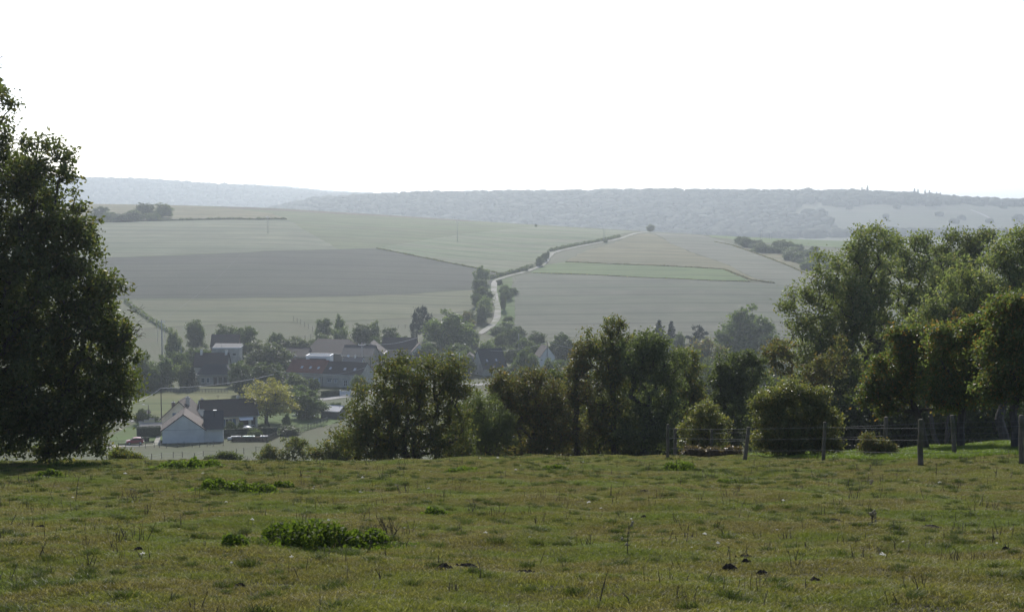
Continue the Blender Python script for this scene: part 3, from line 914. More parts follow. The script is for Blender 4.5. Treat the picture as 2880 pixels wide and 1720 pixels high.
tree('brown_shrub', 'orange-brown shrub below the leaning ash', 'shrub', 88,
     [(2310,1040,50,40),(2360,1010,40,50),(2290,1090,50,50),(2200,1010,50,60)], 85, 55, .13, .5, 'brown_leaf', base=2310, stems=3, fork=.3, trunk=.08, seed=27)
tree('fruit_tree', 'small leaning fruit tree, nearest behind the wire fence', 'tree', 53,
     [(2530,1020,75,55),(2600,1010,70,50),(2480,1060,45,50),(2640,1070,60,60),(2560,1090,80,50),(2490,1150,35,30),(2660,1130,55,45),(2450,1100,38,40),(2600,960,65,40),(2540,960,40,35)], 210, 78, .095, .45, 'fruit_leaf', base=2618, fork=.36, trunk=.085, seed=28, tip=.009, lean=-.09, gmin=1.5)
tree('fruit_tree', 'fruit tree with straight trunk between the leaning one and the edge', 'tree', 51,
     [(2720,960,75,70),(2680,1040,65,65),(2770,1060,75,65),(2730,1115,90,45),(2780,930,60,70),(2660,970,45,50),(2640,1100,45,40)], 210, 80, .095, .47, 'fruit_leaf', base=2702, fork=.42, trunk=.1, seed=29, tip=.009, gmin=1.6)
tree('fruit_tree', 'dark fruit tree cut by the right edge of the view', 'tree', 47,
     [(2830,880,70,60),(2880,960,90,80),(2820,1020,75,70),(2900,1080,80,50),(2800,1090,50,45)], 200, 85, .095, .47, 'fruit_leaf', base=2858, fork=.42, trunk=.11, seed=30, tip=.009, gmin=1.6)
tree('bramble_bush', 'small bramble bush grown over the rear fence post', 'bush', 46,
     [(2465,1270,42,32),(2445,1250,25,30),(2490,1285,40,22)], 50, 55, .06, .2, 'brown_leaf', base=2465, stems=3, fork=.2, trunk=.025, seed=31, tip=.005, gmin=.1)

# low bushes just past the crest, left of the hazel
for k, (lb, Y, ma, lab) in enumerate([
    ([(805,1270,85,38),(860,1265,60,40),(760,1280,50,28)], 118, 'hedge_leaf', 'low dense bramble thicket past the crest left of the hazel'),
    ([(925,1275,55,32),(970,1265,50,45),(985,1235,25,30)], 92, 'hedge_leaf', 'low twiggy bush at the foot of the hazel'),
    ([(640,1292,45,14),(600,1296,30,10)], 112, 'willow_leaf', 'flat little bush at the crest beside the dark nettle clump'),
    ([(345,1290,40,30),(380,1300,30,20)], 60, 'hedge_leaf', 'small bush under the right skirt of the oak'),
    ]):
    tree('low_bush', lab, 'bush', Y, lb, 70, 60, .12 if Y > 80 else .08, .42 if Y > 80 else .25, ma, stems=3, fork=.25, trunk=.04, seed=40 + k, tip=.008, gmin=.1, shell=.2)

# understorey in the shade below the tall ashes
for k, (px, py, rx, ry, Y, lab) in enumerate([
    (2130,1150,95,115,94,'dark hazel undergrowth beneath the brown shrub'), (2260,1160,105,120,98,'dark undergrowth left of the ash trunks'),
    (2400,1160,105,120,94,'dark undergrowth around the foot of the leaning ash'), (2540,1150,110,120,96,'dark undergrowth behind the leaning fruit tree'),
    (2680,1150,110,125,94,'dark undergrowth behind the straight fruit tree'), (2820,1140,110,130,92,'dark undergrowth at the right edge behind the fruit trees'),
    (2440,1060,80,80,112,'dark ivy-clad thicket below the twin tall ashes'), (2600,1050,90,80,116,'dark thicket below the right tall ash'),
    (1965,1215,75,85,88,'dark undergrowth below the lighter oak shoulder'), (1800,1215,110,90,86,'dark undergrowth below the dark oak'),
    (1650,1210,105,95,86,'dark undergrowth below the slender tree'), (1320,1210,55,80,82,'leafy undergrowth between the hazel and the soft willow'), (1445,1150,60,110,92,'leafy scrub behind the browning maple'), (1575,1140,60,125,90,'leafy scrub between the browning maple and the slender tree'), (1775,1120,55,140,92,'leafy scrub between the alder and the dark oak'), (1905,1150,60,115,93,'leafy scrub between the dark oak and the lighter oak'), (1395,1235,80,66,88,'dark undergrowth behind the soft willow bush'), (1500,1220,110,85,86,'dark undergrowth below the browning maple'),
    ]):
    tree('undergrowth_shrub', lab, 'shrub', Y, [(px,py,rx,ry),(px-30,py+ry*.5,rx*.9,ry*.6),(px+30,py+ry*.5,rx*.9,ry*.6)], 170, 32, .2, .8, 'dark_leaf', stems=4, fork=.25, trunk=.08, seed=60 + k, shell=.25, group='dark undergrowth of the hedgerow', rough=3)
tree('bracken_patch', 'rusty bracken patch at the foot of the fence corner', 'bracken', 57,
     [(2000,1290,60,12),(1950,1285,30,14),(2060,1292,30,12)], 70, 45, .09, .22, 'bracken', stems=5, fork=.2, trunk=.012, seed=90, tip=.003, gmin=.05, shell=.1)

# ------------------------------------------------------------------ village and hillside trees: kinds built once, then copied
def proto(kind, lobes, n, per, size, rc, mat, stems=1, fork=.3, trunk=.02, seed=1, flat=.8):
    """unit tree: 1 high, crown about 1 wide; returns (trunk mesh, crown mesh)"""
    rng = np.random.default_rng(seed)
    V = []
    for w_ in lobes:
        V.append(tuple(w_[:3]) + tuple(q * .82 for q in w_[3:]))
        for _ in range(4):
            d = rng.normal(size=3); d /= np.linalg.norm(d); f_ = rng.uniform(.28, .48)
            V.append((w_[0] + d[0]*w_[3]*.75, w_[1] + d[1]*w_[4]*.75, w_[2] + d[2]*w_[5]*.75, w_[3]*f_, w_[4]*f_, w_[5]*f_))
    cl = crown_points(V if kind != 'topiary' else lobes, n, rng, .4)
    cl[:, 2] = np.maximum(cl[:, 2], .04)
    st = []
    for k in range(stems):
        a_ = 6.283 * k / stems
        b0 = np.array([.02 * math.cos(a_), .02 * math.sin(a_), -.05])
        tg = np.array([.06 * math.cos(a_) * (stems > 1), .06 * math.sin(a_) * (stems > 1), fork])
        st.append([b0 + (tg - b0) * j / 4 + rng.normal(size=3) * .004 for j in range(5)])
    P, par, rad = grow(st, cl, rng, .0028, .1)
    rad[:5 * stems] = np.maximum(rad[:5 * stems], trunk)
    rad = np.minimum(rad, trunk * 1.4)
    tr = branches_mesh('trunk', P, par, rad, M['bark'], None, 4)
    lp, lo = clump_leaves(cl, per, rc, rng, flat)
    lp[:, 2] = np.maximum(lp[:, 2], .015)
    cr = leaves_mesh('crown', lp, size, M[mat], None, rng, .6, lo, .1)
    a_, b_ = tr.data, cr.data
    bpy.data.objects.remove(tr); bpy.data.objects.remove(cr)
    return a_, b_

def cone_proto(seed, mat, levels=16, rmax=.24, per=26, size=.05):
    rng = np.random.default_rng(seed)
    pts = []; out = []; pos = [np.array([0, 0, -.04])]; par = [-1]; rd = [.02]
    for j in range(1, 9):
        pos.append(np.array([0, 0, j / 8 * .97])); par.append(j - 1); rd.append(.02 * (1 - j / 9))
    for L in range(levels):
        h = .08 + .9 * L / levels
        r = rmax * (1 - (h - .05)) ** .85 * rng.uniform(.8, 1.15)
        nb = 8 if L < levels * .7 else 5
        for k in range(nb):
            a_ = 6.283 * (k + rng.random()) / nb
            d = np.array([math.cos(a_), math.sin(a_), -.25])
            rr = r * rng.uniform(.7, 1.2)
            e = np.array([0, 0, h]) + d * rr
            pos.append(e); par.append(min(8, int(h * 8))); rd.append(.003)
            t = rng.random((per, 1)) ** .7
            pts.append(np.array([0, 0, h]) + d * rr * t + rng.normal(size=(per, 3)) * np.array([.018, .018, .012]))
            out.append(np.repeat(d[None], per, 0))
    tr = branches_mesh('trunk', pos, par, rd, M['bark'], None, 5)
    cr = leaves_mesh('crown', np.concatenate(pts), size, M[mat], None, rng, .45, np.concatenate(out), .1)
    a_, b_ = tr.data, cr.data
    bpy.data.objects.remove(tr); bpy.data.objects.remove(cr)
    return a_, b_

ROUND = [(0,0,.6,.42,.42,.38),(.18,.1,.46,.3,.3,.3),(-.2,-.05,.46,.28,.3,.32),(0,0,.3,.44,.44,.24),(0,0,.14,.36,.36,.14)]
LOOSE = [(0,0,.78,.26,.26,.2),(.22,.05,.6,.26,.26,.24),(-.22,.0,.56,.27,.27,.26),(.05,-.1,.4,.38,.36,.2),(-.05,.1,.28,.4,.38,.18),(0,0,.14,.34,.34,.12)]
TALL = [(0,0,.8,.22,.22,.18),(.12,0,.6,.28,.28,.25),(-.12,.05,.5,.3,.3,.25),(0,0,.28,.36,.36,.22)]
BUSH = [(0,0,.5,.42,.42,.46),(.22,0,.38,.3,.3,.36),(-.22,0,.36,.3,.3,.34),(0,0,.2,.46,.46,.2)]
PR = {}
PR['round'] = proto('round', ROUND, 170, 48, .055, .085, 'village_leaf', 1, .28, .022, 201)
PR['round2'] = proto('round2', LOOSE, 170, 48, .055, .08, 'village_leaf', 1, .3, .02, 202)
PR['tall'] = proto('tall', TALL, 170, 46, .05, .07, 'village_leaf', 1, .35, .018, 203)
PR['pale'] = proto('pale', LOOSE, 170, 48, .055, .085, 'pale_leaf', 1, .3, .02, 204)
PR['dark'] = proto('dark', ROUND, 170, 48, .055, .085, 'dark_leaf', 1, .25, .02, 205)
PR['bush'] = proto('bush', BUSH, 130, 44, .07, .11, 'village_leaf', 3, .2, .015, 206)
PR['palebush'] = proto('palebush', BUSH, 130, 44, .07, .11, 'pale_leaf', 3, .2, .015, 207)
PR['darkbush'] = proto('darkbush', BUSH, 130, 44, .07, .11, 'dark_leaf', 3, .2, .015, 208)
PR['brown'] = proto('brown', LOOSE, 150, 44, .055, .085, 'brown_leaf', 1, .3, .02, 209)
PR['yellow'] = proto('yellow', [(0,0,.62,.44,.44,.36),(.22,0,.52,.28,.3,.3),(-.24,0,.5,.26,.3,.3),(0,0,.36,.42,.42,.2)], 260, 48, .032, .07, 'yellow_leaf', 1, .3, .02, 210)
PR['spruce'] = cone_proto(211, 'conifer_leaf')
PR['pine'] = proto('pine', [(0,0,.82,.3,.3,.18),(.05,0,.55,.4,.4,.25),(-.05,0,.3,.42,.42,.24)], 170, 36, .04, .06, 'conifer_leaf', 1, .7, .018, 212)
PR['cedar'] = proto('cedar', [(0,0,.78,.25,.25,.14),(.25,0,.55,.3,.3,.1),(-.25,0,.5,.3,.3,.1),(0,0,.3,.45,.45,.14)], 110, 40, .05, .09, 'conifer_leaf', 1, .7, .02, 213, .4)
PR['topiary'] = proto('topiary', [(0,0,.5,.46,.46,.47)], 300, 24, .05, .05, 'clipped_leaf', 1, .3, .02, 214)

vrng = random.Random(77)
def vtree(kind, name, label, px, ptop, wpx, Y, cat='tree', group=None, sink=0.0):
    """a copy of a kind: px and top row of the crown, width in photograph pixels, distance"""
    p = at(px, ptop, Y)
    z0 = tz(p.x, Y) - sink
    H = max(.8, p.z - z0)
    w = wpx * Y / FPX * 1.14
    root = empty(name, (p.x, Y, z0), vrng.uniform(0, 6.28), label, cat, group)
    wd = .5 if kind == 'spruce' else .92
    root.scale = (w / wd, w / wd, H / .98)
    for nm, me in zip(('trunk', 'crown'), PR[kind]):
        o = bpy.data.objects.new(nm, me); COL.objects.link(o); o.parent = root
    return root

def gtree(kind, name, label, px, pbase, hm, wm, cat='tree', group=None, ymin=480):
    """a copy of a kind set where the line of sight meets the land"""
    g = G(px, pbase, ymin)
    root = empty(name, (g.x, g.y, g.z - .1), vrng.uniform(0, 6.28), label, cat, group)
    root.scale = (wm / .92, wm / .92, hm / .98)
    for nm, me in zip(('trunk', 'crown'), PR[kind]):
        o = bpy.data.objects.new(nm, me); COL.objects.link(o); o.parent = root
    return root

VT = [
 ('yellow','linden_tree','round yellow-green linden right of the cream house',748,1064,156,347),
 ('round2','apple_tree','dark apple tree with bent trunk right of the yellow linden',866,1093,104,358),
 ('round','village_tree','tall rounded tree on the skyline of the village left of the broad pair',550,889,62,525),
 ('round','village_tree','broad tree, left of the pair above the pale wall house',635,905,80,520),
 ('round2','village_tree','broad tree, right of the pair above the pale wall house',690,912,66,515),
 ('dark','village_tree','dark tree at the foot of the tall power pole',490,924,48,490),
 ('bush','village_tree','low dark tree left of the pale wall house',558,975,80,478),
 ('dark','village_tree','wide dark tree right of the pale wall house',745,956,125,462),
 ('round','village_tree','rounded tree right of the twin dark roofs',672,1008,66,432),
 ('round2','village_tree','spreading tree left of the red farmhouse roof',748,1014,92,430),
 ('pale','birch_tree','pale yellowish birch left of the twin dark roofs',460,1003,82,428),
 ('dark','village_tree','dark tree between the birch and the conifer',516,1018,44,424),
 ('dark','village_tree','dark hazy tree against the right flank of the oak',398,988,60,420),
 ('round','village_tree','small tree in the field edge behind the wide dark tree',776,928,40,525),
 ('round2','village_tree','greyish tree at the field corner fence',910,890,52,548),
 ('pale','poplar_tree','slim pale tree right of the field corner fence',952,887,36,540),
 ('palebush','village_tree','pale green shrub tree below the slim pale tree',962,915,44,528),
 ('round','village_tree','dense green tree behind the barn roofs',1018,902,66,530),
 ('darkbush','village_tree','purplish small tree right of the dense green tree',1052,903,32,535),
 ('bush','village_tree','low tree in the orchard behind the barns',1100,920,50,540),
 ('pine','pine_tree','tall dark pine, left of the pair beside the track foot',1172,862,40,545),
 ('pine','pine_tree','tall dark pine, right of the pair beside the track foot',1195,858,36,552),
 ('pale','willow_tree','large pale willow right of the dark pines',1262,877,122,520),
 ('brown','village_tree','reddish brown tree at the foot of the track',1312,872,44,575),
 ('dark','village_tree','dark tree left of the foot of the track',1322,872,40,590),
 ('palebush','village_tree','small pale tree below the foot of the track',1330,924,34,535),
 ('dark','village_tree','dark tree above the steep dark roof',1412,935,40,520),
 ('bush','village_tree','bushy tree right of the steep dark roof',1440,920,46,540),
 ('bush','village_tree','wide low tree beside the hanging cable',1478,948,70,500),
 ('round','village_tree','rounded tree behind the small white gable house',1508,926,60,530),
 ('pale','village_tree','pale hazy tree left of the small white gable house',1478,980,66,440),
 ('bush','village_tree','tree hiding the foot of the steep dark roof',1420,1030,60,436),
 ('bush','village_tree','tree behind the slender hedgerow tree',1580,935,60,500),
 ('spruce','spruce_tree','dark spruce, left of the pair beyond the hedgerow',1854,897,46,520),
 ('spruce','spruce_tree','dark spruce, right of the pair beyond the hedgerow',1888,900,40,530),
 ('dark','village_tree','small dark tree right of the two spruces',1908,934,38,510),
 ('cedar','cedar_tree','flat-topped dark cedar on the field edge',1962,906,58,520),
 ('brown','walnut_tree','brownish walnut beyond the hedgerow gap',1985,941,112,432),
 ('pale','ash_tree','pale hazy ash standing before the grey field',2100,866,150,500),
 ('dark','village_tree','hazy dark tree seen through the hedgerow gap',1985,1010,90,360),
 ('darkbush','village_tree','dark shrubs against the left half of the farmhouse wall',832,1050,58,417),
 ('bush','village_tree','climbing shrub beside the pale shutters of the farmhouse',882,1062,28,420),
 ('bush','village_tree','bush at the lower edge of the dry meadow',400,1148,40,345),
 ('topiary','clipped_yew','big round clipped yew on the edge of the dry meadow',678,1049,46,410),
 ('spruce','spruce_tree','pointed dark conifer left of the twin dark roofs',541,1030,40,422),
 ('round2','village_tree','small tree before the farmhouse garden hedge',838,1078,60,390),
 ('palebush','garden_shrub','pale shrub above the covered firewood',716,1203,38,318),
 ('bush','garden_shrub','round shrub in front of the veranda',648,1183,26,330),
 ('bush','garden_shrub','small dark shrub beside the white parasol',676,1186,18,332),
 ('round','garden_tree','small tree at the garden gate end of the long stone farmhouse',1008,1046,38,412),
 ('spruce','garden_conifer','tiny cone shaped conifer on the lawn',756,1184,8,335),
 ('bush','garden_shrub','narrow shrub below the yellow linden',806,1160,20,340),
 ('darkbush','garden_shrub','dark thicket at the bend of the garden fence',812,1195,56,326),
 ('bush','garden_shrub','bush behind the metal roofed shed',945,1130,32,366),
 ('bush','village_tree','shrub on the bank below the lone power pole',425,1165,40,352),
 ('pale','village_tree','light tree left edge of the field above the village',478,1000,30,486),
 ('dark','village_tree','dark tree behind the orange barn roof',900,938,60,520),
 ('round','village_tree','tree between the barns and the pines',1130,940,50,520),
 ('bush','village_tree','bush in front of the white gable end among the barns',1200,960,50,490),
 ('bush','village_tree','bush below the large pale willow',1290,965,80,480),
 ('palebush','village_tree','light shrub above the steep dark roof',1372,950,44,490),
 ('bush','village_tree','bush left of the steep dark roof',1300,1000,60,455),
 ('round','village_tree','dark tree far right beyond the hedgerow gap',2160,975,90,400),
]
for (k, nm, lab, px, pt, w, Y) in VT:
    vtree(k, nm, lab, px, pt, w, Y, 'conifer' if k in ('spruce','pine','cedar') else ('shrub' if 'shrub' in nm else 'tree'), 'trees and shrubs of the village')

brng = random.Random(31)
for (x0, x1, top, Y0, k_n, where) in [(390,470,1035,424,4,'in the gardens left of the twin dark roofs'), (470,600,990,470,5,'below the tall power pole'), (690,800,1040,436,5,'in the gardens left of the farmhouse'),
                                  (800,900,945,528,4,'behind the barns at the field corner'), (1040,1160,945,515,5,'in the orchard behind the barns'), (1200,1340,985,470,5,'below the large pale willow'),
                                  (1380,1560,968,505,7,'between the track foot and the maple'), (1450,1620,1010,440,5,'beyond the browning maple'), (1640,2000,985,420,7,'behind the dark oaks of the hedgerow'), (780,900,1100,398,5,'along the road before the farmhouse')]:
    for k in range(k_n):
        px = x0 + (x1 - x0) * (k + brng.uniform(.2, .8)) / k_n
        vtree(brng.choice(['bush','bush','darkbush','palebush','round2']), 'garden_bush', ('leftmost', 'second', 'third', 'fourth', 'fifth', 'sixth', 'seventh')[k] + (' of the leafy bushes ' if k == 0 else ' from left of the leafy bushes ') + where, px, top + brng.uniform(-12, 18), brng.uniform(28, 52), Y0 + brng.uniform(-8, 8), 'bush', 'bushes ' + where)

# the row of bushes on the upper left field edge
for k, (px, pb, h, w, kd, lab) in enumerate([
    (283,618,8,9,'round2','small tree with bare trunk, leftmost clear tree on the upper field edge'),(265,622,4.5,8,'bush','low bush under the left tree of the upper field edge'),
    (308,620,5,8,'bush','low bush right of the left tree on the upper field edge'),(405,612,9.5,11,'round','tall bush in the middle of the upper field edge row'),
    (378,620,6,12,'bush','low bush left of the tall bush on the upper field edge'),(456,612,8.5,11,'dark','rightmost rounded bush of the upper field edge row'),
    (345,622,4.5,12,'bush','flat bush between left tree and tall bush on the upper field edge'),(430,620,4.5,8,'bush','flat bush between the two tallest of the upper field edge')]):
    gtree(kd, 'field_bush', lab, px, pb, h * 1.3, w * 1.35, 'bush', 'bushes on the upper field edge', 800)
# trees along the track
for k, (px, pb, h, w, kd, lab) in enumerate([
    (1362,800,10,11,'pale','pale tree, topmost left of the track bend'),(1360,825,9,10,'round','tree second from the top left of the track'),
    (1367,850,8.5,11,'bush','bushy tree halfway down left of the track'),(1352,862,7,8,'round2','thin tree on the field side of the track'),
    (1372,880,8.5,10,'palebush','pale bushy tree lower left of the track'),(1366,906,8.5,9,'darkbush','dark bushy tree lowest left of the track'),
    (1405,800,3,4.5,'darkbush','small dark shrub inside the track bend'),(1418,822,4.5,7,'palebush','light shrub right of the track below the bend'),
    (1424,842,5.5,8,'bush','shrub halfway down right of the track'),(1416,872,10,4.2,'dark','slim dark tree right of the track'),
    (1440,826,3.5,8,'bush','low shrub at the field corner right of the track'),(1430,902,3,6,'palebush','low shrub right of the lower track'),
    (1400,940,4,9,'bush','bush beside the foot of the track'),(1426,925,4,10,'palebush','light bush on the lower verge of the track'),
    (1452,950,5,10,'bush','bush at the lower corner of the grey field'),
    (1518,748,6,7,'darkbush','dark bush at the second bend of the track'),(1530,736,6,6,'dark','dark bush just above the second track bend'),
    (1540,728,5.5,3,'dark','slim dark bush above the second track bend'),(1480,762,2.5,3,'darkbush','tiny dark bush beside the middle of the track'),
    (1703,682,2.5,4,'darkbush','small dark bush at the foot of the hill pole'),
    (1828,651,7,11,'dark','dense dark bush at the top of the track'),(1846,651,6,9,'darkbush','dark bush right beside the top of the track'),
    (1870,653,4,8,'bush','thin low bush on the hilltop left of the mound'),(1900,653,4.5,10,'bush','low bush on the hilltop beside the mound'),
    (1507,638,2.6,3,'darkbush','single tiny bush on the hill skyline')]):
    gtree(kd, 'track_bush', lab, px - (9 if px < 1380 else 0), pb, h * .92, w * .78, 'bush', 'bushes along the farm track', 560)
# scrub on the right shoulder of the hill
srng = random.Random(5)
for k in range(44):
    u = srng.random()
    px = 2085 + 260 * u
    lo = 682 + (px - 2085) * .38; hi = 676 + (px - 2085) * .08
    pb = hi + (lo - hi) * srng.random() + 8
    gtree(srng.choice(['bush','bush','palebush','round','darkbush']), 'scrub_bush', 'grey-green shrub in the scrub belt on the right shoulder of the hill', px, pb, srng.uniform(3, 6.5), srng.uniform(6, 11), 'bush', 'scrub on the right shoulder of the hill', 700)
# firs breaking the far skyline
for k, (px, top) in enumerate([(2424,528),(2440,524),(2572,532),(2582,534),(2602,536),(2614,538),(2634,543),(2645,544),(2395,533)]):
    Y = 2860
    p = at(px, top, Y); z0 = tz(p.x, Y)
    root = empty('fir_tree', (p.x, Y, z0), k, ('second', 'third', 'fourth', 'fifth', 'sixth', 'seventh', 'eighth', 'ninth', 'first')[k] + ' from left of the tiny firs breaking the far ridge skyline', 'fir', 'firs on the far skyline')
    H = p.z - z0 + 3; root.scale = (H * .8, H * .8, H)
    for nm, me in zip(('trunk', 'crown'), PR['spruce']):
        o = bpy.data.objects.new(nm, me); COL.objects.link(o); o.parent = root

# hedges: leafy bands following a line
def hedge(name, label, path, w, h, mat, size, dens, seed, cat='hedge', clipped=False, group=None):
    rng = np.random.default_rng(seed)
    P = [Vector((p[0], p[1])) for p in path]
    cen = sum(P, Vector((0, 0))) / len(P)
    z0 = tz(cen.x, cen.y)
    root = empty(name, (cen.x, cen.y, z0), 0, label, cat, group)
    pts = []
    core = MB()
    for a_, b_ in zip(P[:-1], P[1:]):
        L = (b_ - a_).length; d = (b_ - a_) / max(L, .01); nn = Vector((-d.y, d.x))
        m_ = max(4, int(L * dens))
        t = rng.random(m_) * L
        if clipped:
            face = rng.random(m_)
            u = np.where(face < .6, np.sign(rng.random(m_) - .5) * w / 2, rng.uniform(-.5, .5, m_) * w)
            z = np.where(face < .6, rng.random(m_) * h, h)
            u = u + rng.normal(size=m_) * .05; z = z + rng.normal(size=m_) * .05
        else:
            hh = h * (.75 + .35 * np.sin(t / 3.1 + seed) * np.sin(t / 1.7))
            u = rng.normal(size=m_) * w * .33
            z = rng.random(m_) ** .8 * hh * np.sqrt(np.clip(1 - (u / (w * .85)) ** 2, .05, 1))
        x = a_.x + d.x * t + nn.x * u; y = a_.y + d.y * t + nn.y * u
        pts.append(np.stack([x, y, T(x, y) + z], 1))
        # woody core inside the leaves
        k = max(1, int(L / 5))
        for i in range(k):
            q0 = a_ + d * L * i / k; q1 = a_ + d * L * (i + 1) / k
            ww = w * (.38 if clipped else .2); hc = h * (.93 if clipped else .5)
            vs = []
            for q in (q0, q1):
                for s_ in (-1, 1):
                    g_ = q + nn * ww * s_ * (1.15 if clipped else 1)
                    zz = tz(g_.x, g_.y)
                    vs += [(g_.x - cen.x, g_.y - cen.y, zz - z0 - .1), (g_.x - cen.x, g_.y - cen.y, zz - z0 + hc)]
            core.add(vs, [(0,1,3,2),(4,6,7,5),(1,5,7,3),(0,4,5,1),(2,3,7,6)])
    pts = np.concatenate(pts)
    core.build('branches', M['clipped_core'] if clipped else M['bark'], root)
    leaves_mesh('foliage', pts - np.array([cen.x, cen.y, z0]), size, M[mat], root, rng, .65, None, .1)
    return root

# the hedge bank along the upper side of the track
hp = []
for i, q in enumerate(TQ):
    d = (TQ[min(i+1, len(TQ)-1)] - TQ[max(i-1, 0)]).normalized()
    nn = Vector((-d.y, d.x))
    hp.append(q + nn * 4.2)
k0 = min(range(len(TQ)), key=lambda i: (TQ[i] - Vector((trk[8].x, trk[8].y))).length)
k1 = min(range(len(TQ)), key=lambda i: (TQ[i] - Vector((trk[11].x, trk[11].y))).length)
k2 = min(range(len(TQ)), key=lambda i: (TQ[i] - Vector((trk[13].x, trk[13].y))).length)
k3 = min(range(len(TQ)), key=lambda i: (TQ[i] - Vector((trk[16].x, trk[16].y))).length)
hedge('track_hedge', 'dark hedge along the lower straight of the farm track', hp[k0:k1:3], 2.6, 2.2, 'dark_leaf', .8, 26, 301)
hedge('track_hedge', 'dark hedge along the upper straight of the farm track', hp[k2:k3:3], 2.6, 2.0, 'dark_leaf', .8, 26, 302)
def gl(pts, ymin=480): return [(lambda g: (g.x, g.y))(G(p[0], p[1], ymin)) for p in pts]
hedge('field_hedge', 'low dark hedge line below the row of bushes on the upper field', gl([(200,628),(330,624),(500,620),(640,617),(720,618),(805,617)], 700), 3.0, 1.8, 'dark_leaf', .9, 20, 303)
hedge('field_hedge', 'thin weedy bank between the ploughed field and the herb field', gl([(1060,699),(1200,727),(1330,753),(1400,768)], 560), 1.6, .9, 'hedge_leaf', .6, 18, 304)
hedge('field_hedge', 'weedy edge above the bright green strip', gl([(1590,737),(1700,742),(1900,750),(2036,758),(2110,787),(2178,797)], 560), 1.6, .8, 'brown_leaf', .6, 18, 305)
hedge('field_hedge', 'thin weedy edge below the bright green strip', gl([(1500,768),(1650,772),(1800,780),(2000,789),(2110,792)], 560), 1.0, .6, 'hedge_leaf', .5, 14, 306)
hedge('field_hedge', 'dark weedy edge running down the right shoulder of the hill', gl([(2010,680),(2060,690),(2180,733),(2300,784)], 560), 1.2, .7, 'brown_leaf', .5, 16, 307)
hedge('field_hedge', 'dark double hedge line climbing the field beside the oak', gl([(352,848),(400,885),(440,912),(480,935)], 480), 2.2, 1.8, 'dark_leaf', .7, 22, 308)
hedge('garden_hedge', 'clipped dark garden hedge behind the firewood', [(p.x, p.y) for p in (at(628,1215,321), at(778,1212,325))], 1.1, 2.0, 'clipped_leaf', .22, 170, 309, clipped=True)
hedge('garden_hedge', 'clipped dark hedge left of the white outbuilding', [(p.x, p.y) for p in (at(385,1225,322), at(452,1222,324))], 1.2, 2.3, 'clipped_leaf', .22, 180, 310, clipped=True)
hedge('garden_hedge', 'clipped hedge with sunlit top left of the white gate', [(p.x, p.y) for p in (at(905,1112,404), at(957,1106,409))], 1.1, 1.7, 'clipped_leaf', .25, 150, 311, clipped=True)
hedge('garden_hedge', 'low clipped hedge clump beside the lawn drive', [(p.x, p.y) for p in (at(386,1238,314), at(418,1235,315))], 1.4, .9, 'clipped_leaf', .2, 160, 312, clipped=True)
# ------------------------------------------------------------------ buildings
def frame(ox, oy, rot, oz=0.0):
    return Matrix.Translation((ox, oy, oz)) @ Matrix.Rotation(rot, 4, 'Z')

def wing(root, L, W, he, hr, wall, roof, fr=None, oh=.35, og=.25, t=.16, hip=0.0, z0=-1.0, half=False, names=('wall', 'roof'), verge=None):
    """a wing with its ridge along local x; he eaves, hr ridge"""
    fr = fr or frame(0, 0, 0)
    w = MB(fr)
    if hip:
        w.box(-L/2, L/2, -W/2, W/2, z0, he - .02)
    else:
        w.prism([(-W/2, z0), (W/2, z0), (W/2, he - .03), (0, hr - .03), (-W/2, he - .03)], 'x', -L/2, L/2)
    ow = w.build(names[0], M[wall], root)
    sl = (hr - he) / (W / 2)
    ze = he - oh * sl
    r = MB(fr)
    if hip:
        e = .3
        vs = [(-L/2-e,-W/2-oh,ze),(L/2+e,-W/2-oh,ze),(L/2+e,W/2+oh,ze),(-L/2-e,W/2+oh,ze),(-L/2+hip,0,hr),(L/2-hip,0,hr)]
        vb = [(x,y,z-t) for x,y,z in vs[:4]]
        r.add(vs + vb, [(0,1,5,4),(1,2,5),(2,3,4,5),(3,0,4),(6,7,1,0),(7,8,2,1),(8,9,3,2),(9,6,0,3),(9,8,7,6)])
    else:
        r.prism([(-W/2-oh, ze), (0, hr), (W/2+oh, ze), (W/2+oh, ze+t), (0, hr+t), (-W/2-oh, ze+t)], 'x', -L/2-og, L/2+og)
    orf = r.build(names[1], M[roof], root)
    g = MB(fr)
    g.box(-L/2-og, L/2+og, -W/2-oh-.1, -W/2-oh, ze - .02, ze + .1)
    g.build('gutter', M['zinc'], orf)
    if not hip:
        rc = MB(fr); rc.prism([(-.16, hr+t-.1), (0, hr+t+.09), (.16, hr+t-.1)], 'x', -L/2-og-.03, L/2+og+.03)
        rc.build('ridge_tiles', M[roof], orf)
        if verge:
            for s in (-1, 1):
                vb = MB(fr)
                x0 = s * (L/2 + og); x1 = x0 + s * .05
                vb.prism([(-W/2-oh, ze-.08), (0, hr-.08), (W/2+oh, ze-.08), (W/2+oh, ze+t+.02), (0, hr+t+.02), (-W/2-oh, ze+t+.02)], 'x', min(x0, x1), max(x0, x1))
                vb.build('verge_board', M[verge], orf)
    return ow, orf

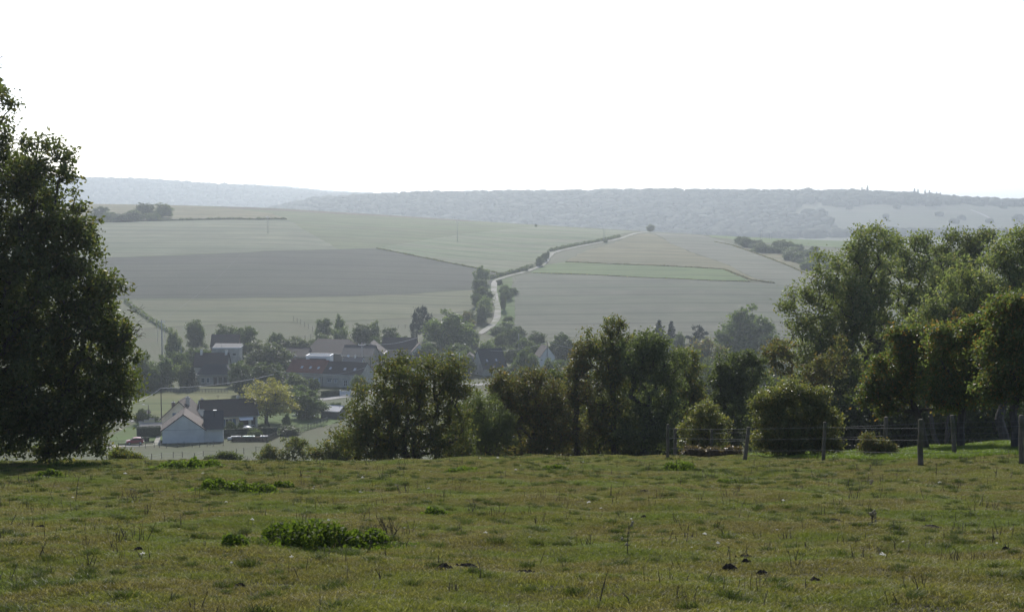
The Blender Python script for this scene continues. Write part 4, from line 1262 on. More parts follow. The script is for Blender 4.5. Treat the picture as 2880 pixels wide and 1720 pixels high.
def opening(root, fr, u, z, w, h, shut=None, door=False, bars=1):
    """window or door on the plane y=0 of frame fr, facing -y"""
    m_ = fr @ Matrix.Translation((u, 0, z))
    f = MB(m_)
    b = .08
    f.box(-w/2-b, -w/2, -.07, .03, -b if not door else 0, h+b); f.box(w/2, w/2+b, -.07, .03, -b if not door else 0, h+b)
    f.box(-w/2, w/2, -.07, .03, h, h+b)
    if not door: f.box(-w/2-b, w/2+b, -.14, .03, -b-.06, -.001)
    for k in range(bars):
        x = -w/2 + w*(k+1)/(bars+1); f.box(x-.035, x+.035, -.05, .02, .001, h-.001)
    if not door: f.box(-w/2, w/2, -.045, .02, h*.52, h*.52+.05)
    o = f.build('door' if door else 'window', M['white_paint'], root)
    g = MB(m_); g.box(-w/2, w/2, -.012, .01, .002, h-.002); g.build('pane', M['glass'], o)
    if shut:
        for s in (-1, 1):
            q = MB(m_); x0 = s*(w/2+b+.04); x1 = x0 + s*w*.52
            q.box(min(x0,x1), max(x0,x1), -.07, -.02, -.04, h+.04)
            q.box(min(x0,x1)+.05, max(x0,x1)-.05, -.09, -.07, h*.2, h*.2+.1); q.box(min(x0,x1)+.05, max(x0,x1)-.05, -.09, -.07, h*.75, h*.75+.1)
            q.build('shutter', M[shut], root)
    return o

def opening_panel(root, fr, u, z, w, h, name='doorway_panel', mat='dark_wood'):  # flat panel; dark default colour stands in for shade inside the opening
    f = MB(fr @ Matrix.Translation((u, 0, z)))
    f.box(-w/2, w/2, -.03, .02, 0, h)
    f.box(-w/2-.1, w/2+.1, -.06, .02, h+.001, h+.16)
    return f.build(name, M[mat], root)

def chimney(root, fr, x, y, z0, z1, w=.6, mat='brick_wall', pots=2):
    c = MB(fr); c.box(x-w/2, x+w/2, y-w/2, y+w/2, z0, z1 - .15)
    o = c.build('chimney', M[mat], root)
    k = MB(fr); k.box(x-w/2-.08, x+w/2+.08, y-w/2-.08, y+w/2+.08, z1-.148, z1)
    for i in range(pots):
        xx = x + (i - (pots-1)/2) * .26
        k.lathe([(.1, z1+.002), (.12, z1+.3), (.09, z1+.32)], 8, c=(xx, y, 0))
    k.build('chimney_cap', M['concrete'], o)
    return o

def skylight(roof, fr, x, W, he, hr, v, w=.75, h=1.0, t=.16):
    """roof window on the -y slope, v up the slope from 0 to 1"""
    y = -W/2 * (1 - v); z = he + (hr - he) * v + t
    a_ = math.atan2(hr - he, W / 2)
    m_ = fr @ Matrix.Translation((x, y, z)) @ Matrix.Rotation(a_, 4, 'X')
    f = MB(m_); f.box(-w/2, w/2, -h/2, h/2, -.03, .07); o = f.build('skylight', M['zinc'], roof)
    return o

def house(name, label, cat, px, Y, rz, dz=0.0):
    p = at(px, 1100, Y)
    return empty(name, (p.x, Y, tz(p.x, Y) + dz), rz, label, cat)

def dish(root, x, y, z, s=.4):
    d = MB(Matrix.Translation((x, y, z)) @ Matrix.Rotation(R(70), 4, 'X'))
    d.lathe([(.02, -.09), (s*.5, -.05), (s, .02), (s*1.02, .03), (s*.5, -.02), (.02, -.06)], 12)
    o = d.build('satellite_dish', M['white_paint'], root)
    return o

# white outbuilding with its gable to the pasture
h = house('outbuilding', 'white rendered outbuilding with its gable facing the pasture', 'building', 514, 311, R(11))
fg = frame(0, 5.5, R(90))
ow, orf = wing(h, 11, 9.2, 2.95, 6.3, 'white_render', 'brown_tiles', fg, oh=.45, og=.12, verge='dark_wood')
for k, (dx, dy) in enumerate([(-2.5, 3), (-2.3, 3.4)]):
    z = 2.95 + (1 - abs(dx - 1.0) / 4.6) * 3.35
fa = frame(6.55, 5.2, 0)
wing(h, 4.2, 9.2, 2.95, 6.15, 'white_render', 'slate', fa, oh=.4, og=.12)
MB(frame(0,0,0)).box(-4.62, 4.62, -.045, -.002, 2.93, 3.0).build('gable_band', M['concrete'], h)
MB(frame(0,0,0)).tube([(4.66,-.1,2.8),(4.66,-.1,-.6)], .05, 8).build('downpipe', M['zinc'], h)
MB(frame(0,0,0)).tube([(8.75,.55,2.75),(8.75,.55,-.6)], .05, 8).build('downpipe', M['zinc'], h)
fl = MB(fa).tube([(.3,-1.6,4.8),(.3,-1.6,6.6)], .11, 8).build('flue', M['dark_metal'], h)
MB(fa).box(-.1,.7,-1.85,-1.35,6.66,6.72).build('flue_cap', M['zinc'], fl)
opening(h, frame(4.2, .0, 0), 0, -.3, .01, .01) if False else None

# cream house: front gable and long wing
h = house('cream_house', 'cream house with steep front gable, blue shutters and long tiled wing', 'house', 505, 331, 0)
fg = frame(-.2, 4.5, R(90))
ow, orf = wing(h, 9, 8.4, 3.3, 7.3, 'cream_render', 'dark_tiles', fg, oh=.6, og=.35, verge='dark_wood')
ff = frame(-.2, 0, 0)
opening(h, ff, .1, 3.3, 1.5, 1.25, 'blue_shutter', bars=2)
opening(h, ff, -2.0, .4, 1.2, 1.3, 'blue_shutter')
chimney(h, frame(0,0,0), 1.15, 3.2, 5.2, 7.9, .8, 'pale_stone')
chimney(h, frame(0,0,0), -3.1, 6.5, 4.0, 6.3, .7, 'brick_wall', 1)
fw = frame(9.2, 10.2, R(19))
ow, orf = wing(h, 13.2, 9.0, 3.05, 6.3, 'cream_render', 'dark_tiles', fw, oh=.5, og=.3, verge='white_paint')
fwf = fw @ Matrix.Translation((0, -4.5, 0))
opening(h, fwf, -3.4, .9, 1.7, 1.35, 'blue_shutter', bars=2)
opening(h, fwf, -.3, .05, 1.5, 2.2, 'blue_shutter', True)
opening_panel(h, fwf, 3.3, .0, 2.2, 2.3, 'doorway_panel')  # panel coloured dark for the shaded recess under the awning
opening_panel(h, fwf, 5.6, .1, 1.0, 2.2, 'doorway_panel')
aw = MB(fwf); aw.add([(1.9,-.05,2.75),(5.6,-.05,2.75),(5.3,-1.7,2.05),(2.2,-1.7,2.05),(1.9,-.05,2.71),(5.6,-.05,2.71),(5.3,-1.7,2.01),(2.2,-1.7,2.01)],
              [(0,3,2,1),(4,5,6,7),(0,1,5,4),(1,2,6,5),(2,3,7,6),(3,0,4,7)])
aw.build('awning', M['white_tarp'], h)
vr = MB(fwf)
for k in range(9): vr.box(1.9+k*.45, 1.96+k*.45, -1.75, -1.69, -.3, .75)
vr.box(1.85, 5.6, -1.78, -1.66, .75, .82)
vr.build('railing', M['white_paint'], h)
chimney(h, fw, 2.6, .3, 5.4, 7.0, .65, 'pale_stone')
chimney(h, fw, -6.0, .6, 5.4, 6.8, .6, 'pale_stone', 1)
MB(fw).tube([(-2.2,.1,6.2),(-2.2,.1,7.6)], .03, 5).tube([(-2.6,.1,7.4),(-1.8,.1,7.4)], .02, 4).tube([(-2.5,.1,7.1),(-1.9,.1,7.1)], .02, 4).build('aerial', M['dark_metal'], h)
fd = frame(3.3, 4.6, 0)   # small cross gable on the right slope
dg = MB(frame(4.3, 5.2, 0)); dg.prism([(-1.6, 3.0), (1.6, 3.0), (0, 4.7)], 'x', -1.2, .3); dg.build('dormer', M['cream_render'], h)

# twin dark roofed houses behind the dry meadow
h = house('dark_roof_house', 'front of the twin houses, slate roof hipped at right', 'house', 600, 434, R(2))
wing(h, 10.0, 7.5, 3.2, 6.0, 'pale_stone', 'slate', frame(0, 4, 0), hip=1.6)
ff = frame(0, .25, 0)
for u, w_ in ((-3.2, .9), (-1.6, .7)): opening(h, ff, u, .7, w_, 1.3)
for u in (.6, 2.2, 3.7): opening_panel(h, ff, u, .0, 1.1, 2.2)
h = house('dark_roof_house', 'rear of the twin houses, brown roof with two white chimneys', 'house', 592, 450, R(2))
wing(h, 10.6, 8.0, 3.6, 7.6, 'pale_stone', 'dark_tiles', frame(0, 4, 0))
chimney(h, frame(0,4,0), -3.4, -.3, 6.6, 8.9, .7, 'white_render', 1)
chimney(h, frame(0,4,0), 4.6, -.3, 6.6, 8.8, .7, 'white_render', 1)
# pale wall house with reddish roof behind it
h = house('pale_wall_house', 'house with big blank pale grey end wall and white roof edge', 'house', 634, 482, R(4))
b = MB(); b.prism([(-5.1, -1), (5.0, -1), (5.0, 6.2), (-4.2, 6.3), (-5.1, 3.6)], 'y', 0, 8); b.build('wall', M['pale_stone'], h)
rf = MB(); rf.add([(-4.3,-.25,6.32),(5.3,-.25,6.22),(5.3,8.2,7.0),(-4.3,8.2,7.1),(-4.3,-.25,6.45),(5.3,-.25,6.35),(5.3,8.2,7.12),(-4.3,8.2,7.22)],
                 [(0,1,2,3),(4,7,6,5),(0,4,5,1),(1,5,6,2),(2,6,7,3),(3,7,4,0)]); rfo = rf.build('roof', M['slate'], h)
fs = MB(); fs.box(-4.35, 5.35, -.34, -.26, 6.18, 6.52); fs.box(5.31, 5.39, -.25, 8.2, 6.3, 6.6); fs.build('fascia', M['white_paint'], rfo)
opening_panel(h, frame(3.2, 0, 0), .0, 3.8, 1.0, .5, 'vent')
MB().tube([(-1.0,-.15,5.9),(-1.0,-.15,7.4)], .09, 6).build('flue', M['zinc'], h)
h = house('red_roof_house', 'small brick house with reddish roof above the pale wall house', 'house', 632, 500, R(2))
wing(h, 9.5, 7, 5.0, 8.8, 'brick_wall', 'brown_tiles', frame(0, 3.5, 0))

# the long stone farmhouse
h = house('farmhouse', 'long stone farmhouse, half red and half dark tiled, with skylights', 'farmhouse', 912, 430, R(-21))
fr1 = frame(-6.8, 4, 0)
ow, orf = wing(h, 12.6, 8.6, 4.1, 7.4, 'stone_wall', 'red_tiles', fr1, og=.06)
for x in (-1.6, 1.4, 4.2): skylight(orf, fr1, x, 8.6, 4.1, 7.4, .36)
fr2 = frame(6.3, 3.92, 0)
ow, orf = wing(h, 13.2, 8.6, 4.05, 7.2, 'pale_stone', 'dark_tiles', fr2, og=.06)
for x in (-4.8, 0.2, 3.6): skylight(orf, fr2, x, 8.6, 4.05, 7.2, .4)
ff = frame(0, -.32, 0)
opening(h, ff, -2.3, 1.0, 1.0, 1.5, 'pale_shutter')
for u in (-7.0, -9.5): opening(h, ff, u, .9, .8, 1.2)
ff2 = frame(0, -.40, 0)
for u, z, w_, hh in ((2.0, 1.5, 1.2, .7), (4.2, 1.5, .7, .8), (7.6, .5, 1.1, 1.7)): opening(h, ff2, u, z, w_, hh)
for u in (2.0, 4.2, 7.6): MB(ff2).box(u-.9, u+.9, -.06, .02, 2.35 if u != 7.6 else 2.4, 2.55).build('lintel', M['dark_wood'], h)
chimney(h, frame(-12.2, 4, 0), 0, 0, 6.4, 8.4, .7)
# white box extension with flat roof
h = house('flat_roof_house', 'white cube building with flat parapet roof behind the farmhouse', 'building', 895, 452, R(-3))
MB().box(-3.9, 3.9, 0, 6.2, -1, 6.6).build('wall', M['white_paint'], h)
pr = MB()
pr.box(-4.0, 4.0, -.1, .2, 6.602, 7.1); pr.box(-4.0, 4.0, 6.0, 6.3, 6.602, 7.1); pr.box(-4.0, -3.7, .201, 5.999, 6.602, 7.1); pr.box(3.7, 4.0, .201, 5.999, 6.602, 7.1)
pr.build('parapet', M['white_paint'], h)
MB().box(-3.69, 3.69, .21, 5.99, 6.604, 6.68).build('roof', M['concrete'], h)
MB().box(1.6, 1.9, -.25, .05, 4.8, 6.3).build('flue', M['zinc'], h)
h = house('tiled_lean_to', 'small brown tiled roof in front of the white cube', 'building', 888, 444, R(-14))
wing(h, 5.0, 4.5, 5.2, 6.6, 'stone_wall', 'dark_tiles', frame(0, 2, 0))
# barns
h = house('barn', 'large barn with broad brownish tiled roof', 'barn', 922, 484, R(-10))
wing(h, 16.5, 14, 4.4, 8.6, 'timber_wall', 'brown_tiles', frame(0, 7, 0), hip=2.5)
MB(frame(0,0,0)).box(-4.5, 1.2, -1.0, -.2, 3.9, 4.0).build('canopy', M['white_tarp'], h)
h = house('barn', 'low barn with dark roof left of the brownish barn', 'barn', 828, 480, R(-4))
wing(h, 9.0, 9, 3.6, 6.2, 'timber_wall', 'dark_tiles', frame(0, 4.5, 0))
h = house('barn', 'open fronted hay barn with dark posts and beige walls', 'barn', 1005, 470, R(-8))
wing(h, 10.5, 9, 5.2, 8.0, 'stone_wall', 'slate', frame(0, 4.5, 0))
for u in (-4.6, -2.3, 0, 2.3, 4.6): MB().box(u-.12, u+.12, -.3, -.06, -1, 5.2).build('post', M['dark_wood'], h)
opening_panel(h, frame(0,0,0), 1.2, 0, 1.8, 4.0)
opening_panel(h, frame(0,0,0), -3.4, 0, 1.8, 4.4)
h = house('barn', 'gabled stone barn behind the hazel bush', 'barn', 1042, 478, R(-2))
wing(h, 10, 8.4, 5.0, 8.4, 'stone_wall', 'dark_tiles', frame(0, 5, R(90)))
opening_panel(h, frame(0,0,0), 1.3, 0, 1.1, 3.2, 'doorway_panel', 'pale_shutter')
opening_panel(h, frame(0,0,0), 0, 5.2, .8, 1.0)
h = house('cottage', 'small cottage with grey tiled roof and satellite dish', 'cottage', 985, 452, R(-16))
wing(h, 6.4, 6.4, 3.0, 6.0, 'cream_render', 'grey_tiles', frame(0, 3, 0), verge='white_paint')
chimney(h, frame(0,3,0), .6, 0, 5.4, 7.0, .5, 'white_render', 1)
dish(h, -1.6, 2.6, 6.7, .45)
h = house('barn', 'long dark roofed barn with pale gable among the trees', 'barn', 1120, 500, R(-6))
wing(h, 12, 8, 4.0, 7.6, 'stone_wall', 'dark_tiles', frame(0, 4, 0))
h = house('small_house', 'white gable end peeping out below the dark pines', 'house', 1180, 492, R(4))
wing(h, 7, 5.2, 3.8, 6.6, 'white_render', 'brown_tiles', frame(0, 3.5, R(90)))
for k, px in enumerate((1122, 1157)):
    pass
h = house('small_house', 'house with dark roof and white gutter behind the hazel top', 'house', 1180, 452, R(-6))
wing(h, 12, 8, 3.2, 6.6, 'cream_render', 'dark_tiles', frame(0, 4, 0), verge='white_paint')
h = house('steep_roof_house', 'tall house with steep dark roof and pale gable beyond the hazel', 'house', 1392, 458, R(28))
fr = frame(0, 4, 0)
ow, orf = wing(h, 8.6, 8.4, 2.4, 8.2, 'pale_stone', 'slate', fr, og=.2, verge='slate')
for x in (-2.2, 1.2): skylight(orf, fr, x, 8.4, 2.4, 8.2, .38, .6, .9)
h = house('small_house', 'low house with dark roof left of the steep dark roof', 'house', 1325, 470, R(10))
wing(h, 6.0, 6.5, 3.0, 5.6, 'white_render', 'dark_tiles', frame(0, 3, R(80)))
h = house('gable_house', 'small white gable house with reddish roof left of the slender tree', 'house', 1546, 482, R(28))
wing(h, 8, 5.0, 3.6, 6.8, 'white_render', 'brown_tiles', frame(0, 3.5, R(75)))
h = house('low_house', 'white roofed building half hidden behind the brown shrub', 'building', 2200, 330, R(10))
wing(h, 12, 8, 3.0, 5.2, 'cream_render', 'metal_roof', frame(0, 4, 0))
h = house('low_house', 'bright roofed shed seen through the hedgerow gap right of the hazel', 'building', 1395, 330, R(-5))
wing(h, 7, 5, 2.4, 3.8, 'cream_render', 'metal_roof', frame(0, 2.5, 0))
h = house('garden_shed', 'weathered shed with pale corrugated metal roof by the garden fence', 'shed', 928, 358, R(-20))
wing(h, 5.2, 4.2, 1.9, 2.9, 'timber_wall', 'metal_roof', frame(0, 2, 0), oh=.4, og=.3)
h = house('garden_shed', 'small grey shed under the right skirt of the oak', 'shed', 402, 350, R(6))
wing(h, 2.6, 3, 2.0, 2.6, 'timber_wall', 'timber_wall', frame(0, 1.5, 0), og=.1)
h = house('tiled_wall', 'low garden wall with stepped pale tile coping', 'wall', 415, 338, R(8))
for k in range(3):
    MB().box(-2.2+k*1.25, -1.0+k*1.25, -.15, .15, -1.0, 1.5+k*.35).build('wall', M['cream_render'], h)
    MB().prism([(-.32, 1.502+k*.35), (.32, 1.502+k*.35), (0, 1.82+k*.35)], 'x', -2.25+k*1.25, -.98+k*1.25).build('coping', M['pale_tiles'], h)
h = house('low_house', 'low pale tiled roof between oak and white outbuilding', 'building', 422, 326, R(12))
wing(h, 4.6, 4.6, 1.2, 2.4, 'cream_render', 'pale_tiles', frame(0, 2, 0))

# ------------------------------------------------------------------ garden things
# firewood under tarpaulins: each log end showing is a log of the pile
h = house('firewood_stack', 'long low stack of firewood under green and white tarpaulin', 'firewood', 700, 314, R(3))
lr = random.Random(8)
lm = MB().lathe([(.115, -.42), (.12, -.4), (.12, .4), (.115, .42)], 8, 'y')
log0 = lm.build('log', M['firewood'], h)
first = True
for row in range(5):
    for k in range(30):
        o = log0 if first else log0.copy()
        if not first: COL.objects.link(o)
        first = False
        sc_ = lr.uniform(.85, 1.15)
        o.location = (-3.9 + k * .27 + (row % 2) * .12 + lr.uniform(-.03, .03), lr.uniform(-.08, .08), .02 + row * .235 - .0 + lr.uniform(-.02, .02))
        o.rotation_euler = (0, lr.uniform(0, 6), lr.uniform(-.05, .05)); o.scale = (sc_, lr.uniform(.85, 1.1), sc_)
def tarp(x0, x1, mat, seed):
    rr = np.random.default_rng(seed)
    nx, ny = 16, 6
    vs = []; fs = []
    for i in range(nx):
        for j in range(ny):
            v = j / (ny - 1)
            y = -.5 + 1.0 * v
            edge = abs(v - .5) * 2
            vs.append((x0 + (x1 - x0) * i / (nx - 1), y, 1.24 + rr.uniform(-.03, .06) - (max(0, edge - .75) * .5)))
    for i in range(nx - 1):
        for j in range(ny - 1):
            a_ = i * ny + j; fs.append((a_, a_ + ny, a_ + ny + 1, a_ + 1))
    q = MB(); q.add(vs, fs); q.add([(x, y, z - .03) for x, y, z in vs], [f[::-1] for f in fs])
    return q.build('tarpaulin', M[mat], h)
tarp(-1.6, 1.2, 'green_tarp', 1); tarp(2.4, 4.3, 'grey_tarp', 2); tarp(-4.1, -1.9, 'grey_tarp', 3)
# odds and ends left of the firewood
h = house('water_tank', 'white plastic tank lying left of the firewood', 'tank', 645, 316, R(4))
MB().lathe([(.02,-.6),(.3,-.58),(.35,-.45),(.35,.45),(.3,.58),(.02,.6)], 14, 'x', (0,0,.36)).build('tank_body', M['white_tarp'], h, True)
MB().box(-.5,-.3,-.4,.4,-.3,.12).box(.3,.5,-.4,.4,-.3,.12).build('cradle', M['dark_wood'], h)
h = house('brushwood_heap', 'heap of cut branches left of the firewood', 'heap', 657, 317, 0)
br = MB(); bl = random.Random(3)
for k in range(46):
    a_ = bl.uniform(0, 6.28); r0 = bl.uniform(0, .7)
    p0 = Vector((r0*math.cos(a_), r0*math.sin(a_)*.7, bl.uniform(-.1, .6)))
    d = Vector((bl.uniform(-1,1), bl.uniform(-1,1), bl.uniform(.1,1.1))).normalized() * bl.uniform(.6, 1.5)
    br.tube([p0, p0 + d*.5 + Vector((0,0,.05)), p0 + d], [.03, .022, .008], 5)
br.build('branches', M['bark'], h)
h['kind'] = 'thing'
h = house('parasol', 'white garden parasol on the terrace of the cream house', 'parasol', 694, 330, 0)
MB().lathe([(1.15, 1.25), (.6, 1.5), (.05, 1.68), (.04, 1.62), (.6, 1.44), (1.14, 1.2)], 12).build('canopy', M['white_tarp'], h)
MB().tube([(0,0,-.3),(0,0,1.66)], .03, 6).build('pole', M['zinc'], h)
h = house('pool_cover', 'white rounded cover lying on the lawn beside the apple tree', 'cover', 852, 362, R(-8))
pc = MB()
pc.prism([(2.8*math.cos(a_), .8*math.sin(a_)) for a_ in [PI*k/10 for k in range(11)]], 'y', -1.4, 1.4)
pc.build('cover', M['white_tarp'], h)
MB().box(-3.0, 3.0, -1.6, 1.6, -.4, -.02).build('kerb', M['concrete'], h)
# white gate
h = house('garden_gate', 'white slatted gate of the farmhouse garden', 'gate', 971, 408, R(12))
for x in (-1.5, 1.5): MB().box(x-.14, x+.14, -.14, .14, -.6, 1.7).build('gate_post', M['white_paint'], h)
g0 = MB().box(-.065, .065, -.03, .03, .12, 1.4).build('slat', M['white_paint'], h)
for k in range(18):
    o = g0 if k == 0 else g0.copy()
    if k: COL.objects.link(o)
    o.location = (-1.28 + k * .15, -.06, .1 * math.sin(PI * k / 17))
for z in (.35, 1.15): MB().box(-1.34, 1.34, -.028, .02, z, z+.12).build('rail', M['white_paint'], h)

# red car on the drive
def car(px, Y, rz):
    h = house('parked_car', 'small red hatchback parked on the drive beside the oak', 'car', px, Y, rz, .12)
    prof = [(-1.85,.35),(-1.9,.62),(-1.82,.86),(-1.0,.98),(-.35,1.42),(.35,1.5),(1.25,1.42),(1.72,1.0),(1.85,.72),(1.82,.35)]
    vs = []; fs = []; n_ = len(prof)
    ws = [(-.80, 1), (-.84, .985), (.84, .985), (.80, 1)]
    for (y, s) in ws:
        for (x, z) in prof:
            yy = y * (1 - max(0, z - .9) * .22)
            vs.append((x * s if s < 1 else x, yy, z))
    for i in range(3):
        for k in range(n_): fs.append((i*n_+k, i*n_+(k+1) % n_, (i+1)*n_+(k+1) % n_, (i+1)*n_+k))
    fs.append(tuple(range(n_))[::-1]); fs.append(tuple(range(3*n_, 4*n_)))
    b_ = MB(); b_.add(vs, fs); b_.build('body', M['red_paint'], h)
    g = MB()
    for s in (-1, 1):
        y0 = s * .765; y1 = s * .79
        g.prism([(-.75,1.0),(-.28,1.36),(.3,1.42),(1.15,1.35),(1.5,1.02)], 'y', min(y0,y1), max(y0,y1))
    g.build('side_window', M['glass'], h)
    w_ = MB(); w_.add([(-1.02,-.68,.99),(-1.02,.68,.99),(-.37,.62,1.43),(-.37,-.62,1.43),(-.98,-.68,.97),(-.98,.68,.97),(-.33,.62,1.41),(-.33,-.62,1.41)],
                      [(0,3,2,1),(4,5,6,7),(0,1,5,4),(1,2,6,5),(2,3,7,6),(3,0,4,7)]); w_.build('windscreen', M['glass'], h)
    w_ = MB(); w_.add([(1.30,-.62,1.42),(1.30,.62,1.42),(1.73,.68,1.02),(1.73,-.68,1.02),(1.26,-.62,1.38),(1.26,.62,1.38),(1.69,.68,.98),(1.69,-.68,.98)],
                      [(0,3,2,1),(4,5,6,7),(0,1,5,4),(1,2,6,5),(2,3,7,6),(3,0,4,7)]); w_.build('rear_window', M['glass'], h)
    for x in (-1.2, 1.2):
        for s in (-1, 1):
            t_ = MB().lathe([(.2,-.1),(.3,-.1),(.31,0),(.3,.1),(.2,.1)], 14, 'y', (x, s*.76, .31)).build('wheel', M['rubber'], h)
            MB().lathe([(.05,-.11),(.19,-.105),(.19,.105),(.05,.11)], 10, 'y', (x, s*.76, .31)).build('rim', M['zinc'], t_)
    for s in (-1, 1):
        MB().box(-1.9,-1.82, s*.62-.14, s*.62+.14, .66, .8).build('headlight', M['zinc'], h)
        MB().box(1.78,1.86, s*.66-.1, s*.66+.1, .75, .95).build('tail_light', M['red_paint'], h)
    MB().box(-1.97,-1.86,-.78,.78,.36,.56).build('bumper', M['dark_metal'], h)
    MB().box(1.83,1.94,-.78,.78,.36,.58).build('bumper', M['dark_metal'], h)
car(377, 308, R(14))

# ------------------------------------------------------------------ fences
def fence(name, label, posts, hgt, rad, mat, wires, wr=.006, wmat='wire', box=False, lean=None, sag=.02, seed=1, cat='fence', over=.05):
    """posts: (x, y) feet; every post and every run of wire is a part"""
    rr = random.Random(seed)
    c = posts[0]
    z0 = tz(*c)
    root = empty(name, (c[0], c[1], z0), 0, label, cat)
    tops = []
    for k, (x, y) in enumerate(posts):
        z = tz(x, y)
        hh = hgt[k] if hasattr(hgt, '__len__') else hgt * rr.uniform(.93, 1.07)
        lx, ly = (lean[k] if lean else (rr.uniform(-.04, .04), rr.uniform(-.04, .04)))
        r_ = rad[k] if hasattr(rad, '__len__') else rad
        b0 = Vector((x - c[0], y - c[1], z - z0 - .3)); t0 = Vector((x - c[0] + lx * hh, y - c[1] + ly * hh, z - z0 + hh))
        p = MB()
        m_ = [b0.lerp(t0, q) for q in (0, .25, .5, .75, .985, 1)]
        for q in m_[1:4]: q += Vector((rr.uniform(-.25, .25) * r_, rr.uniform(-.25, .25) * r_, 0))
        p.tube(m_, [r_*1.06, r_*1.03, r_, r_*.98, r_*.95, r_*.7], 4 if box else 9)
        p.build('post', M[mat], root, not box)
        tops.append((b0, t0, r_, hh))
    for (a_, b_) in zip(tops[:-1], tops[1:]):
        for wv in wires:
            fa_ = (wv + .3) / (a_[3] + .3); fb = (wv + .3) / (b_[3] + .3)
            pa = a_[0].lerp(a_[1], min(fa_, .97)); pb = b_[0].lerp(b_[1], min(fb, .97))
            off = Vector((0, -a_[2] * 1.02, 0))
            s_ = rr.uniform(.3, 1.6) * sag
            pts = [pa.lerp(pb, q) + off - Vector((0, 0, s_ * (pb - pa).length * 4 * q * (1 - q) * .12)) for q in [i / 8 for i in range(9)]]
            w_ = MB(); w_.tube(pts, wr, 4, False)
            # barbs
            if wr < .008 and hgt is not None and tz(*c) > -20:
                n_b = int((pb - pa).length / .28)
                for i in range(n_b):
                    q = (i + .5) / n_b; p_ = pa.lerp(pb, q) + off - Vector((0, 0, s_ * (pb - pa).length * 4 * q * (1 - q) * .12))
                    w_.tube([p_ + Vector((-.006, 0, -.014)), p_ + Vector((.006, 0, .014))], .003, 3, False)
            w_.build('wire', M[wmat], root)
    return root
def foot(px, Y): return (at(px, 1300, Y).x, Y)
fence('pasture_fence', 'barbed wire fence on weathered round posts along the right of the pasture', [foot(1878, 49), foot(2090, 44.8), foot(2316, 42.6), foot(2588, 38.9), foot(2872, 38.2)],
      [1.2, 1.12, 1.22, 1.3, 1.35], [.055, .065, .055, .078, .07], 'grey_wood', (.36, .72, 1.06), .0034, lean=[(0,0),(.16,.02),(.02,0),(0,0),(-.02,0)], seed=4)
fence('paddock_fence', 'second barbed wire fence on thinner posts behind the first', [foot(1898, 60), foot(1944, 62), foot(1974, 66), foot(1999, 60), foot(2300, 52), foot(2490, 46.6), foot(2688, 45), foot(2910, 43.5)],
      [1.35, 1.2, 1.15, 1.25, 1.2, 1.35, 1.3, 1.35], [.07, .07, .06, .06, .05, .075, .07, .07], 'grey_wood', (.72, 1.08), .003, lean=[(0,0),(0,0),(0,0),(.02,0),(0,0),(0,0),(-.12,0),(0,0)], seed=5)
def gfeet(pts, ymin=120): return [(g.x, g.y) for g in (G(a_, b_, ymin) for a_, b_ in pts)]
fence('valley_fence', 'thin stake and wire fence across the slope below the white outbuilding', gfeet([(300,1297),(395,1298),(427,1296),(455,1290),(487,1287),(513,1286),(548,1291),(572,1283),(627,1281),(665,1278),(686,1275),(720,1270),(760,1268)]), 1.25, .055, 'dark_wood', (.5, 1.0), .02, seed=6)
fence('valley_fence', 'stake fence close in front of the white outbuilding', gfeet([(333,1258),(354,1258),(392,1256),(410,1259),(434,1257),(449,1258),(468,1259),(500,1258),(517,1256),(541,1257),(561,1257),(583,1255),(600,1254),(628,1253)]), 1.15, .055, 'dark_wood', (.5, 1.0), .02, seed=7)
fence('garden_fence', 'close set paling fence climbing beside the firewood', [(lambda g: (g.x, g.y))(at(750 + k * 1.75, 1250, 312 + k * .55)) for k in range(20)], 1.5, .06, 'grey_wood', (.6, 1.3), .03, seed=8, sag=0)
fence('garden_fence', 'wooden garden fence from the thicket to the metal roofed shed', [(lambda g: (g.x, g.y))(at(840 + k * 4.1, 1205, 328 + k * 1.15)) for k in range(21)], 1.4, .06, 'dark_wood', (.6, 1.2), .03, seed=9, sag=0)
fence('field_fence', 'wire fence round the field corner above the village', gfeet([(826,903),(836,908),(846,912),(857,918),(868,924),(879,932),(890,940)], 480), 2.2, .07, 'dark_wood', (1.0, 2.0), .03, seed=10)
fence('field_fence', 'low wire fence below the green field above the village', gfeet([(800,962),(832,958),(858,955),(874,952),(898,955)], 480), 1.8, .08, 'dark_wood', (1.0, 1.6), .03, seed=11)
fence('orchard_fence', 'wire fence along the top of the orchard behind the barns', gfeet([(1060,920),(1080,921),(1100,922),(1120,923),(1140,922),(1156,921)], 480), 1.5, .06, 'dark_wood', (.7, 1.3), .025, seed=12)
fence('roadside_rail', 'dull green panel fence in front of the twin dark roofs', [(lambda g: (g.x, g.y))(at(470 + k * 9, 1088, 416)) for k in range(20)], 1.2, .06, 'dark_wood', (.3, .6, .9, 1.1), .07, seed=13, sag=0)

